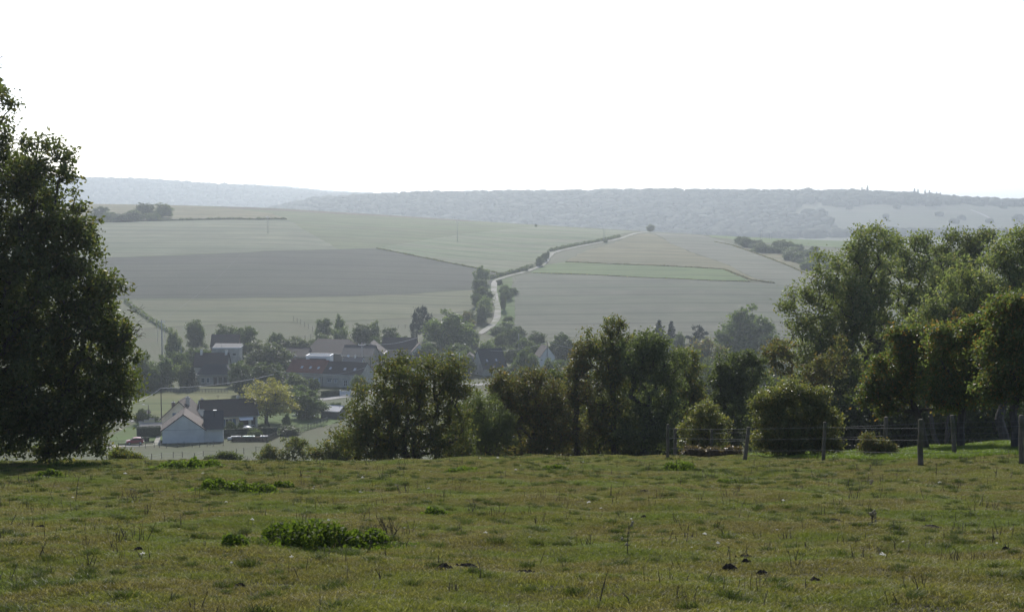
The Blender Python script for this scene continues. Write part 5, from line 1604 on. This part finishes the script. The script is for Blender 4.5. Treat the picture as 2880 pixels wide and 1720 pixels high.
# ------------------------------------------------------------------ poles and cables
def pole(name, label, px, Y, H, arm=True, mat='concrete', r=.16, lamp=False, foot_px=None):
    p = at(px, 1000, Y); z0 = tz(p.x, Y)
    root = empty(name, (p.x, Y, z0), 0, label, 'pole')
    MB().tube([(0,0,-.6),(0,0,H*.5),(0,0,H)], [r, r*.85, r*.65], 8).build('mast', M[mat], root, True)
    if arm:
        MB().box(-1.2, 1.2, -.07, .07, H-.55, H-.4).tube([(-.8,0,H-.5),(0,0,H-1.3),(.8,0,H-.5)], .04, 5).build('crossarm', M['zinc'], root)
        for x in (-1.1, 0, 1.1):
            zz = H - .39 if x else H + .01
            MB().lathe([(.05, zz), (.1, zz+.08), (.06, zz+.16), (.1, zz+.24), (.04, zz+.34)], 8, c=(x, 0, 0)).build('insulator', M['white_paint'], root)
    if lamp:
        MB().tube([(0,0,H-.2),(-.5,-.2,H+.1),(-1.0,-.35,H+.15)], .04, 6).build('lamp_arm', M['zinc'], root)
        MB().box(-1.5, -.95, -.5, -.2, H+.08, H+.22).build('lamp_head', M['white_paint'], root)
    return root, Vector((p.x, Y, z0 + H))
def gpole(label, px, pb, ptop):
    g = G(px, pb, 560)
    t_ = at(px, ptop, g.y)
    return pole('power_pole', label, px, g.y, t_.z - g.z, True, 'concrete', .2)
_, k1_ = gpole('lone power pole on the pale field of the upper left hillside', 758, 656, 608)
_, k2_ = gpole('power pole standing in the middle of the hillside', 1287, 680, 622)
_, k3_ = gpole('power pole beside the upper straight of the track', 1697, 681, 630)
_, k4_ = gpole('taller of the two poles above the scrub at right', 2137, 674, 638)
_, k5_ = gpole('shorter of the two poles above the scrub at right', 2163, 674, 652)
tp, tall_top = pole('power_pole', 'tall power pole with glinting down cables left of the village', 456, 470, 17.0, True, 'concrete', .24)
for s in (-1, 1):
    MB().tube([(s*1.1, 0, 16.4), (s*1.15, -.6, 13), (s*1.35, -.8, 9.5)], .05, 5).build('down_cable', M['cable'], tp)
MB().tube([(.1, -.3, 15.8), (.35, -.45, 11), (.9, -.5, 6.0)], .06, 5).build('down_cable', M['cable'], tp)
_, low_top = pole('power_pole', 'wooden power pole at the lower edge of the dry meadow', 451, 352, 8.4, False, 'dark_wood', .15)
_, p3 = pole('street_lamp', 'dark street lamp pole beside the grey shed', 415, 346, 4.8, False, 'dark_wood', .12, lamp=True)
_, p4 = pole('power_pole', 'dark pole carrying the cable beyond the maple', 1539, 452, 11.5, False, 'dark_wood', .17)
_, p5 = pole('street_lamp', 'street lamp standing in the orchard behind the barns', 1060, 540, 8.0, False, 'zinc', .1, lamp=True)
_, p6 = pole('power_pole', 'pole with small arm beside the hay barn', 1018, 462, 10.0, True, 'concrete', .16)
_, p7 = pole('street_lamp', 'street lamp with twin glints above the steep roof', 1293, 450, 8.2, False, 'zinc', .12, lamp=True)
_, p8 = pole('power_pole', 'slim pole in the hazy trees right of the track foot', 1459, 500, 9.5, False, 'concrete', .14)
_, p9 = pole('power_pole', 'short pole among the dark trees left of the pale wall house', 510, 470, 8.5, False, 'concrete', .15)
def cable(label, a_, b_, sag, r=.045):
    mat_ = 'thin_line' if r < .04 else 'cable'
    pts = []
    for i in range(25):
        q = i / 24; p = a_.lerp(b_, q); p.z -= sag * 4 * q * (1 - q); pts.append(p)
    o = MB().tube(pts, r, 5, False).build('overhead_cable', M[mat_], None, True)
    return tag(o, label, 'cable', 'overhead cables of the village')
cable('overhead cable sagging across the farmhouse roofs', at(770,1040,418), at(1130,985,425), 4.2)
cable('overhead cable from the wooden pole toward the clipped yew', low_top, at(770,1052,420), .9)
cable('overhead cable dropping left from the wooden pole to the oak', low_top, at(330,1135,338), 1.2, .06)
cable('overhead cable rising to the dark pole beyond the maple', at(1380,985,445), p4, 1.0)
cable('overhead cable running right from the dark pole', p4, at(1800,985,440), 1.6)
cable('thin power line from the tall pole to the hillside pole', tall_top, k1_, 6, .02)
cable('thin power line between the left and middle hillside poles', k1_, k2_, 8, .02)
cable('thin power line between the middle hillside pole and the track pole', k2_, k3_, 8, .02)
cable('thin power line from the track pole to the poles above the scrub', k3_, k4_, 8, .02)
cable('cable between barn pole and the pines', p6, at(1175,948,500), 1.2)

# the earth mound on the hilltop
g = G(1935, 655, 800)
mm = MB().lathe([(9, -.6), (7.6, .5), (5, 2.0), (2.6, 2.9), (.5, 3.2)], 18).build('earth_mound', M['soil'], None, True)
mm.location = (g.x, g.y, g.z); mm.rotation_euler = (0, 0, .4); mm.scale = (1.1, .8, 1)
rr = random.Random(4)
for v in mm.data.vertices: v.co += Vector((rr.uniform(-.5,.5), rr.uniform(-.5,.5), rr.uniform(-.25,.25)))
tag(mm, 'grey earth mound on the hilltop right of the track', 'mound')
# ------------------------------------------------------------------ the pasture in the foreground
m, nt, n, l, p = new_mat('grass_blades')
M['grass'] = m
g_ = n.new('ShaderNodeNewGeometry')
r1 = ramp(n, [(0, (.135,.15,.03)), (.5, (.215,.23,.052)), (.88, (.27,.27,.075)), (1, (.5,.46,.27))]); l.new(g_.outputs['Random Per Island'], r1.inputs['Fac'])
r2 = ramp(n, [(0, (.14,.125,.042)), (.6, (.21,.18,.065)), (1, (.42,.36,.21))]); l.new(g_.outputs['Random Per Island'], r2.inputs['Fac'])
t1 = noise(n, l, .55, 5, .65); t2 = noise(n, l, 1.7, 4, .6, None, (.45, 1, 1))
ad = n.new('ShaderNodeMath'); ad.operation = 'ADD'; l.new(t1.outputs['Fac'], ad.inputs[0]); l.new(t2.outputs['Fac'], ad.inputs[1])
rm = ramp(n, [(.0, (0,0,0)), (.85, (0,0,0)), (1.0, (.9,.9,.9))])
mr_ = n.new('ShaderNodeMapRange'); mr_.inputs['From Min'].default_value = .84; mr_.inputs['From Max'].default_value = 1.08; l.new(ad.outputs[0], mr_.inputs['Value'])
c_ = mixc(n, l, r1.outputs[0], r2.outputs[0], mr_.outputs[0])
r3 = ramp(n, [(0, (.12,.165,.03)), (1, (.22,.26,.065))]); l.new(g_.outputs['Random Per Island'], r3.inputs['Fac'])
t3 = noise(n, l, .35, 4, .6); rg = ramp(n, [(.5, (0,0,0)), (.62, (.9,.9,.9))]); l.new(t3.outputs['Fac'], rg.inputs['Fac'])
c_ = mixc(n, l, c_, r3.outputs[0], rg.outputs[0])
l.new(c_, p.inputs['Base Color']); p.inputs['Roughness'].default_value = .5; p.inputs['Specular IOR Level'].default_value = .16
tr_ = n.new('ShaderNodeBsdfTranslucent'); l.new(mixc(n, l, c_, (1.2,1.25,.6), 1.0, 'MULTIPLY'), tr_.inputs['Color'])
mx_ = n.new('ShaderNodeMixShader'); mx_.inputs[0].default_value = .4; l.new(p.outputs[0], mx_.inputs[1]); l.new(tr_.outputs[0], mx_.inputs[2]); l.new(mx_.outputs[0], n['Material Output'].inputs[0])

def blades(nb, rad, h0, h1, w0, w1, rng, spread=.6, square=True):
    if square: xy = rng.uniform(-rad, rad, (nb, 2))
    else: xy = rng.normal(size=(nb, 2)) * rad * .5
    a_ = rng.uniform(0, 6.283, nb); b_ = rng.uniform(0, 6.283, nb)
    h = rng.uniform(h0, h1, nb) ** 1.0; w = rng.uniform(w0, w1, nb)
    ln = h * rng.uniform(.1, spread, nb) * 1.6
    d = np.stack([np.cos(a_), np.sin(a_)], 1); s = np.stack([np.cos(b_), np.sin(b_)], 1)
    base = np.concatenate([xy, np.full((nb, 1), -.012)], 1)
    def P(t, wf, sg):
        q = base.copy()
        q[:, :2] += d * (ln * t ** 1.7)[:, None] + s * (w * wf * sg)[:, None]
        q[:, 2] += h * t * (1 - .25 * t)
        return q
    v = np.stack([P(0, .5, -1), P(0, .5, 1), P(.55, .45, 1), P(.55, .45, -1), P(1, .06, 1), P(1, .06, -1)], 1).reshape(-1, 3)
    k = np.arange(nb)[:, None] * 6
    f = np.concatenate([k + np.array([[0, 1, 2, 3]]), k + np.array([[3, 2, 4, 5]])], 0)
    return v, f

gcol = bpy.data.collections.new('grass_pieces')      # not linked to the scene: pieces that the turf is sown from
grng = np.random.default_rng(9)
for k in range(5):
    v, f = blades(1300, .34, .012, .045, .004, .008, grng, 1.0)
    o = np_mesh('turf_piece', v, f, M['grass']); COL.objects.unlink(o); gcol.objects.link(o)
for k in range(3):
    v, f = blades(1200, .34, .015, .07, .004, .008, grng, .9)
    o = np_mesh('turf_piece', v, f, M['grass']); COL.objects.unlink(o); gcol.objects.link(o)
tcol = bpy.data.collections.new('tussock_pieces')
M['tussock'] = leaf_mat('shaded_tussock_grass', (.065,.085,.025), (.125,.145,.042), (.24,.2,.1), .08, trans=.4, rough=.5, spec=.2)  # darker green also stands in for the shadows of the tufts
for k in range(3):
    v, f = blades(170, .13, .05, .15, .005, .010, grng, .8, False)
    o = np_mesh('tussock_piece', v, f, M['tussock']); COL.objects.unlink(o); tcol.objects.link(o)

lcol = bpy.data.collections.new('lush_pieces')
M['lush'] = leaf_mat('lush_grass', (.10,.16,.025), (.19,.26,.05), (.26,.26,.09), .1, trans=.5, rough=.45, tint=(1.2,1.25,.5))  # lush green, made brighter in the colour for sunlight on the strip
for k in range(3):
    v, f = blades(150, .2, .06, .2, .006, .012, grng, .8, False)
    o = np_mesh('lush_piece', v, f, M['lush']); COL.objects.unlink(o); lcol.objects.link(o)

def sow(name, label, pts, rots, scl, coll):
    me = bpy.data.meshes.new(name); me.from_pydata([tuple(q) for q in pts], [], [])
    at_ = me.attributes.new('turn', 'FLOAT_VECTOR', 'POINT'); at_.data.foreach_set('vector', np.asarray(rots, np.float32).ravel())
    as_ = me.attributes.new('grow', 'FLOAT', 'POINT'); as_.data.foreach_set('value', np.asarray(scl, np.float32))
    o = link(bpy.data.objects.new(name, me))
    ng = bpy.data.node_groups.new(name + '_sowing', 'GeometryNodeTree')
    ng.interface.new_socket('Geometry', in_out='INPUT', socket_type='NodeSocketGeometry')
    ng.interface.new_socket('Geometry', in_out='OUTPUT', socket_type='NodeSocketGeometry')
    gi = ng.nodes.new('NodeGroupInput'); go = ng.nodes.new('NodeGroupOutput')
    ip = ng.nodes.new('GeometryNodeInstanceOnPoints')
    ci = ng.nodes.new('GeometryNodeCollectionInfo'); ci.inputs['Collection'].default_value = coll
    ci.inputs['Separate Children'].default_value = True; ci.inputs['Reset Children'].default_value = True
    na = ng.nodes.new('GeometryNodeInputNamedAttribute'); na.data_type = 'FLOAT_VECTOR'; na.inputs['Name'].default_value = 'turn'
    nb_ = ng.nodes.new('GeometryNodeInputNamedAttribute'); nb_.data_type = 'FLOAT'; nb_.inputs['Name'].default_value = 'grow'
    L_ = ng.links.new
    L_(gi.outputs[0], ip.inputs['Points']); L_(ci.outputs[0], ip.inputs['Instance'])
    ip.inputs['Pick Instance'].default_value = True
    e2r = ng.nodes.new('FunctionNodeEulerToRotation'); L_(na.outputs['Attribute'], e2r.inputs[0]); L_(e2r.outputs[0], ip.inputs['Rotation'])
    cb = ng.nodes.new('ShaderNodeCombineXYZ')
    for q in range(3): L_(nb_.outputs['Attribute'], cb.inputs[q])
    L_(cb.outputs[0], ip.inputs['Scale'])
    L_(ip.outputs[0], go.inputs[0])
    md = o.modifiers.new('sowing', 'NODES'); md.node_group = ng
    tag(o, label, kind='stuff')
    return o

def on_slope(x, y, rz):
    e = .25
    nx = (tz(x + e, y) - tz(x - e, y)) / (2 * e); ny = (tz(x, y + e) - tz(x, y - e)) / (2 * e)
    nrm = Vector((-nx, -ny, 1)).normalized()
    q = Vector((0, 0, 1)).rotation_difference(nrm).to_matrix() @ Matrix.Rotation(rz, 3, 'Z')
    return tuple(q.to_euler())
pts = []; rots = []; scl = []
y = 8.6
while y < 58:
    st_ = .42 if y < 30 else .5
    xs = np.arange(-.40 * y - 2.2, .40 * y + 2.2, st_)
    for x in xs:
        xx = x + grng.uniform(-.12, .12); yy = y + grng.uniform(-.12, .12)
        rots.append(on_slope(xx, yy, grng.uniform(0, 6.28))); pts.append((xx, yy, tz(xx, yy))); scl.append(grng.uniform(.85, 1.2))
    y += st_
sow('pasture_grass', 'short grazed olive grass covering the foreground pasture', pts, rots, scl, gcol)
pts = []; rots = []; scl = []
for k in range(2600):
    y = 10 + 42 * grng.random() ** .75; x = grng.uniform(-.4, .4) * y
    if math.sin(x * .9 + 1.3 * math.sin(y * .4)) * math.sin(y * .7 + x * .3) < -.1 and grng.random() < .7: continue
    rots.append(on_slope(x, y, grng.uniform(0, 6.28))); pts.append((x, y, tz(x, y))); scl.append(grng.uniform(.35, .95) * (1 if y < 30 else 1.2))
sow('grass_tussocks', 'grass tussocks coloured darker for tuft shadows, scattered over the pasture', pts, rots, scl, tcol)
pts = []; rots = []; scl = []
# longer lush grass behind the fence at right
for k in range(2600):
    y = grng.uniform(42, 60); x = grng.uniform(9.5 + max(0, (48 - y)) * .3, 24)
    rots.append(on_slope(x, y, grng.uniform(0, 6.28))); pts.append((x, y, tz(x, y))); scl.append(grng.uniform(.7, 1.3))
sow('lush_grass', 'longer grass behind the wire fence at right, coloured bright for sunlight', pts, rots, scl, lcol)

def fp(px, py):
    """point of the pasture under a photograph pixel"""
    return G(px, py, 6.0, 60.0)

# nettle patches
def nettles(name, label, px, py, wpx, hpx, nl, seed, mat='nettle_leaf', leaf=.06, dpt=.5, mounds=4):
    rng = np.random.default_rng(seed)
    g = fp(px, py); s = g.y / FPX
    w = wpx * s; h_ = hpx * s * 1.3; dp = max(.25, w * dpt)
    root = empty(name, g, 0, label, 'nettles', 'nettle patches in the pasture')
    pts = []; outs = []
    stems = MB()
    for k in range(mounds):
        cx = (k + .5) / mounds - .5
        mx_ = cx * w * .86; rx = w / mounds * rng.uniform(.6, .95); hh = h_ * (1 - 1.6 * abs(cx) ** 2) * rng.uniform(.6, 1.1); ry = dp * .5 * rng.uniform(.7, 1.1); my = rng.uniform(-.15, .35) * dp
        m_ = nl // mounds
        d = rng.normal(size=(m_, 3)); d[:, 2] = np.abs(d[:, 2]); d /= np.linalg.norm(d, axis=1)[:, None]
        rad_ = .55 + .45 * rng.random((m_, 1)) ** .5
        q = d * rad_ * np.array([rx, ry, hh]) + np.array([mx_, my, 0])
        pts.append(q); outs.append(d * .8 + np.array([0, 0, .1]))
        for j in range(max(6, m_ // 30)):
            a_ = rng.uniform(0, 6.28); rr_ = rng.random() ** .5
            x, y = mx_ + math.cos(a_) * rr_ * rx * .9, my + math.sin(a_) * rr_ * ry * .9
            zt = hh * math.sqrt(max(.05, 1 - rr_ * rr_)) * rng.uniform(.8, 1.05)
            stems.tube([(x, y, -.1), (x + rng.normal() * .02, y + rng.normal() * .02, zt * .5), (x + rng.normal() * .04, y + rng.normal() * .04, zt)], [.006, .005, .002], 3, False)
    k_e = nl // 4
    a_ = rng.uniform(0, 6.283, k_e); r_e = rng.uniform(.75, 1.45, k_e)
    pts.append(np.stack([np.cos(a_) * r_e * w * .52, np.sin(a_) * r_e * dp * .6, rng.uniform(.01, .3, k_e) * h_ * np.clip(1.5 - r_e, .1, 1)], 1)); outs.append(rng.normal(size=(k_e, 3)) * .5 + np.array([0, 0, .6]))
    pts = np.concatenate(pts); outs = np.concatenate(outs)
    gx, gy = pts[:, 0] + g.x, pts[:, 1] + g.y
    pts[:, 2] += T(gx, gy) - g.z
    stems.build('stems', M['dry_stem'], root)
    leaves_mesh('leaves', pts, leaf, M[mat], root, rng, .62, outs, .35)
    return root
nettles('nettle_patch', 'largest bright green nettle patch in the middle foreground', 915, 1532, 385, 68, 3600, 401, leaf=.058, mounds=6)
nettles('nettle_patch', 'small nettle tuft just left of the largest nettle patch', 660, 1538, 70, 34, 420, 402, leaf=.05, mounds=2)
nettles('nettle_patch', 'long low nettle strip behind the largest patch', 665, 1378, 230, 30, 1500, 403, leaf=.07, mounds=6, dpt=.35)
nettles('nettle_patch', 'short nettle clump at the right end of the long nettle strip', 795, 1370, 50, 18, 260, 404, leaf=.065, mounds=2)
nettles('nettle_patch', 'dark nettle clump on the crest below the valley house', 530, 1316, 185, 26, 1500, 405, leaf=.085, mounds=6, dpt=.35)
nettles('nettle_patch', 'small nettle clump near the crest below the oak', 135, 1338, 75, 18, 420, 406, leaf=.08, mounds=3)
nettles('nettle_patch', 'nettle clump on the crest right of the middle', 1560, 1320, 70, 16, 380, 407, leaf=.08, mounds=3)
nettles('nettle_patch', 'thin nettle clump on the crest left of the middle', 1300, 1324, 80, 12, 320, 408, leaf=.08, mounds=3)
nettles('nettle_patch', 'nettle mound at the foot of the fence corner post', 1910, 1320, 85, 28, 560, 409, leaf=.07, mounds=3)
nettles('nettle_patch', 'sparse nettle strip under the edge of the oak', 230, 1312, 190, 14, 500, 410, leaf=.08, mounds=5, dpt=.3)
nettles('nettle_patch', 'little nettle clump in the middle of the pasture', 1225, 1442, 60, 16, 300, 411, leaf=.05, mounds=3)
nettles('nettle_patch', 'flat nettle clump right of the leaning fence post', 2045, 1356, 55, 10, 220, 412, leaf=.06, mounds=3)

# molehills
def molehill(label, px, py, wpx, hpx, seed):
    g = fp(px, py); s = g.y / FPX
    rr = random.Random(seed)
    w, h_ = wpx * s / 2 * .85, hpx * s * .7
    o = MB()
    rings = [(1.25, -.05), (1.0, .12), (.78, .45), (.5, .8), (.2, 1.0)]
    vs = []; fs = []; k_ = 14
    for (r_, z_) in rings:
        for j in range(k_):
            a_ = 6.283 * j / k_; q = r_ * rr.uniform(.78, 1.22)
            vs.append((w * q * math.cos(a_), w * .75 * q * math.sin(a_), h_ * (z_ + (rr.uniform(-.18, .22) if z_ > 0 else -.2))))
    for i in range(len(rings) - 1):
        for j in range(k_): fs.append((i*k_+j, i*k_+(j+1) % k_, (i+1)*k_+(j+1) % k_, (i+1)*k_+j))
    fs.append(tuple(range((len(rings)-1)*k_, len(rings)*k_)))
    o.add(vs, fs)
    for j in range(22):   # loose crumbs of earth
        a_ = rr.uniform(0, 6.28); q = rr.uniform(.3, 1.35); c = (w*q*math.cos(a_), w*.75*q*math.sin(a_), h_*max(.02, 1-q)*.9); e = rr.uniform(.012, .035)
        o.add([(c[0]-e,c[1],c[2]),(c[0]+e,c[1],c[2]),(c[0],c[1]-e,c[2]),(c[0],c[1]+e,c[2]),(c[0],c[1],c[2]+e),(c[0],c[1],c[2]-e)],
              [(0,2,4),(2,1,4),(1,3,4),(3,0,4),(2,0,5),(1,2,5),(3,1,5),(0,3,5)])
    ob = o.build('molehill', M['soil'], None)
    ob.location = g; ob.rotation_euler = on_slope(g.x, g.y, rr.uniform(-.4, .4))
    tag(ob, label, 'molehill', 'molehills in the pasture')
for k, a_ in enumerate([
    ('dark molehill with crumbly top right of the largest nettle patch', 1250, 1598, 46, 20), ('flat dark molehill beside the crumbly one', 1312, 1592, 60, 13),
    ('low earth scar right of the crumbly molehill', 1478, 1606, 50, 7), ('biggest dark molehill at lower right of the pasture', 2050, 1600, 52, 22),
    ('reddish flat molehill above the biggest molehill', 2098, 1566, 52, 9), ('small pointed molehill right of the biggest molehill', 2098, 1585, 24, 16),
    ('low molehill right below the biggest molehill', 2145, 1608, 30, 12), ('round earth lump near the bottom right of the middle', 2292, 1632, 24, 14),
    ('molehill below the dead thistle, left of it', 2345, 1466, 48, 13), ('molehill strip right of the dead thistle', 2620, 1484, 60, 12),
    ('far molehill on the right half of the pasture', 1812, 1382, 30, 8), ('small dark clod left of the middle foreground', 676, 1648, 26, 9),
    ('dark clod near the left edge of the pasture', 116, 1482, 22, 10), ('grey clod in the left foreground', 390, 1546, 18, 10),
    ('dark molehill in the middle distance', 1812, 1456, 24, 10), ('earth lump at the far right edge of the pasture', 2828, 1546, 22, 12),
    ]):
    molehill(*a_, 500 + k)

# dead weed stalks: too many and thin to count
def stalk(mb, x, y, h_, lean, rr, r=.006, twigs=0):
    z = tz(x, y)
    a_ = rr.uniform(0, 6.28); d = Vector((math.cos(a_) * lean, math.sin(a_) * lean * .6, 1)) * h_
    p0 = Vector((x, y, z - .03)); cv = Vector((rr.uniform(-.05, .05), rr.uniform(-.05, .05), 0)) * h_
    mb.tube([p0, p0 + d * .5 + cv, p0 + d], [r, r * .8, r * .35], 4, False)
    for _ in range(twigs):
        t = rr.uniform(.35, .95); q = p0 + d * t; e = Vector((rr.uniform(-1, 1), rr.uniform(-1, 1), rr.uniform(.3, 1.2))) * h_ * rr.uniform(.1, .25)
        mb.tube([q, q + e], [r * .6, r * .3], 3, False)
wr_ = random.Random(21)
mb = MB()
for k in range(700):
    y = 11 + 40 * wr_.random() ** .8; x = wr_.uniform(-.39, .39) * y
    c_n = wr_.randint(1, 5)
    for j in range(c_n):
        stalk(mb, x + wr_.gauss(0, .06), y + wr_.gauss(0, .06), wr_.uniform(.05, .22) * (1.0 if y < 25 else 1.3), wr_.uniform(0, .6), wr_, wr_.uniform(.003, .007), wr_.choice([0, 0, 1, 3]))
for (px, py, hpx, c_n) in [(365,1512,50,4),(395,1522,70,4),(340,1520,36,6),(415,1572,34,4),(1095,1500,52,8),(1130,1498,50,5),(1215,1398,22,5),(1325,1440,40,7),(1395,1450,36,7),(1245,1400,30,4),(750,1390,20,7),(2215,1515,30,8),(2475,1400,22,6),(2190,1350,22,5),(875,1482,40,4),(1650,1530,34,9),(2390,1530,36,3),(115,1560,50,2),(60,1640,30,3),(2740,1570,34,5),(1938,1510,24,8),(2045,1505,22,6)]:
    g = fp(px, py)
    for j in range(c_n):
        stalk(mb, g.x + wr_.gauss(0, .07), g.y + wr_.gauss(0, .07), hpx * g.y / FPX * wr_.uniform(.6, 1.15), wr_.uniform(.05, .6), wr_, .006, wr_.choice([0, 1, 2]))
o = mb.build('dead_stalks', M['dry_stem'], None)
tag(o, 'short dead brown weed stalks scattered across the pasture', kind='stuff')
# single tall stalks and plants
def lone(name, label, px, py, hpx, lean, seed, mat='dry_stem', twigs=2, r=.006, heads=0, cat='weed'):
    rr = random.Random(seed); g = fp(px, py); h_ = hpx * g.y / FPX
    root = empty(name, g, 0, label, cat)
    d = Vector((lean, rr.uniform(-.1, .1), 1)) * h_
    mb = MB(); mb.tube([(0,0,-.04), tuple(d * .5 + Vector((-.02 * lean, 0, 0))), tuple(d)], [r, r * .8, r * .3], 5, False)
    mb.build('stem', M[mat], root)
    for k in range(twigs):
        t = rr.uniform(.2, .9); q = d * t; e = Vector((rr.uniform(-1, 1), rr.uniform(-1, 1), rr.uniform(.2, 1))) * h_ * rr.uniform(.12, .3)
        MB().tube([q, q + e * .6, q + e + Vector((0,0,.01))], [r * .6, r * .5, r * .25], 4, False).build('twig', M[mat], root)
        if heads and k < heads:
            MB().lathe([(.004,-.01),(.016,0),(.018,.014),(.008,.03)], 7, c=tuple(q + e)).build('seed_head', M['straw'], root)
    return root
lone('tall_weed', 'tallest leaning dead stalk in the left of the pasture', 212, 1412, 88, .18, 1, twigs=1, r=.008)
lone('tall_weed', 'thin dead stalk rising from the bottom edge right of the middle', 1685, 1694, 98, .28, 2, twigs=0)
lone('tall_weed', 'curved dark stalk at the bottom edge right of the thin one', 1773, 1694, 34, -.75, 3, twigs=0, r=.008)
lone('tall_weed', 'spindly stalk with seed heads in the right middle of the pasture', 1764, 1560, 96, .03, 4, twigs=7, heads=4)
lone('tall_weed', 'long leaning straw left of the spindly stalk base', 1805, 1610, 62, .6, 5, twigs=0, mat='straw', r=.004)
lone('dead_thistle', 'bushy dead thistle in the right of the pasture', 2452, 1478, 46, .05, 6, twigs=22, r=.009, heads=14, cat='thistle')
lone('dead_thistle', 'grey dead thistle close to the fence', 2448, 1366, 20, .1, 7, twigs=14, r=.007, heads=10, cat='thistle')
lone('tall_weed', 'dark stalk standing in the long grass by the fence', 2633, 1338, 38, .02, 8, twigs=6, r=.009)
lone('tall_weed', 'dark stalk near the right edge beyond the near fence post', 2800, 1344, 36, .12, 9, twigs=4, r=.009)
lone('tall_weed', 'slanted dry stem crossing the right end of the largest nettles', 1100, 1518, 40, .7, 10, twigs=2, r=.009)

# tufts of sheep's wool caught in the grass
wm = bpy.data.meshes.new('wool_tuft')
bm = bmesh.new(); wrr = random.Random(2)
for k in range(26):
    c = Vector((wrr.gauss(0, .035), wrr.gauss(0, .025), .015 + abs(wrr.gauss(0, .014)))); a_ = Vector((wrr.gauss(0,1), wrr.gauss(0,1), wrr.gauss(0,.6))).normalized() * .035; b_ = a_.orthogonal().normalized() * .012
    vs = [bm.verts.new(c + q) for q in (-a_, b_, a_, -b_)]; bm.faces.new(vs)
bm.to_mesh(wm); bm.free(); wm.materials.append(M['wool'])
WP = [(710,1464),(636,1414),(372,1414),(42,1462),(400,1562),(925,1466),(880,1375),(1180,1322),(1212,1328),(1070,1342),(1138,1486),(1490,1514),(1366,1500),(1750,1510),(1775,1462),(1655,1416),(1690,1430),(1015,1386),(205,1402),(885,1370),(2203,1408),(1982,1504),(2020,1531),(2482,1565),(2540,1526),(2804,1530),(2642,1358),(2556,1350),(1450,1322),(1205,1374),(652,1586),(820,1572),(1945,1542),(2185,1492),(2450,1352),(1020,1345),(1464,1309),(1350,1289),(1400,1289),(1640,1300),(570,1333),(352,1333)]
for k, (px, py) in enumerate(WP):
    g = fp(px, py)
    o = link(bpy.data.objects.new('wool_tuft', wm)); s = wrr.uniform(.22, .5) * (1 if g.y < 30 else 1.35)
    o.location = (g.x, g.y, g.z + .015); o.rotation_euler = (0, 0, wrr.uniform(0, 6)); o.scale = (s, s, s)
    tag(o, 'small white tuft of wool caught in the pasture grass', 'wool tuft', 'wool tufts scattered over the pasture')
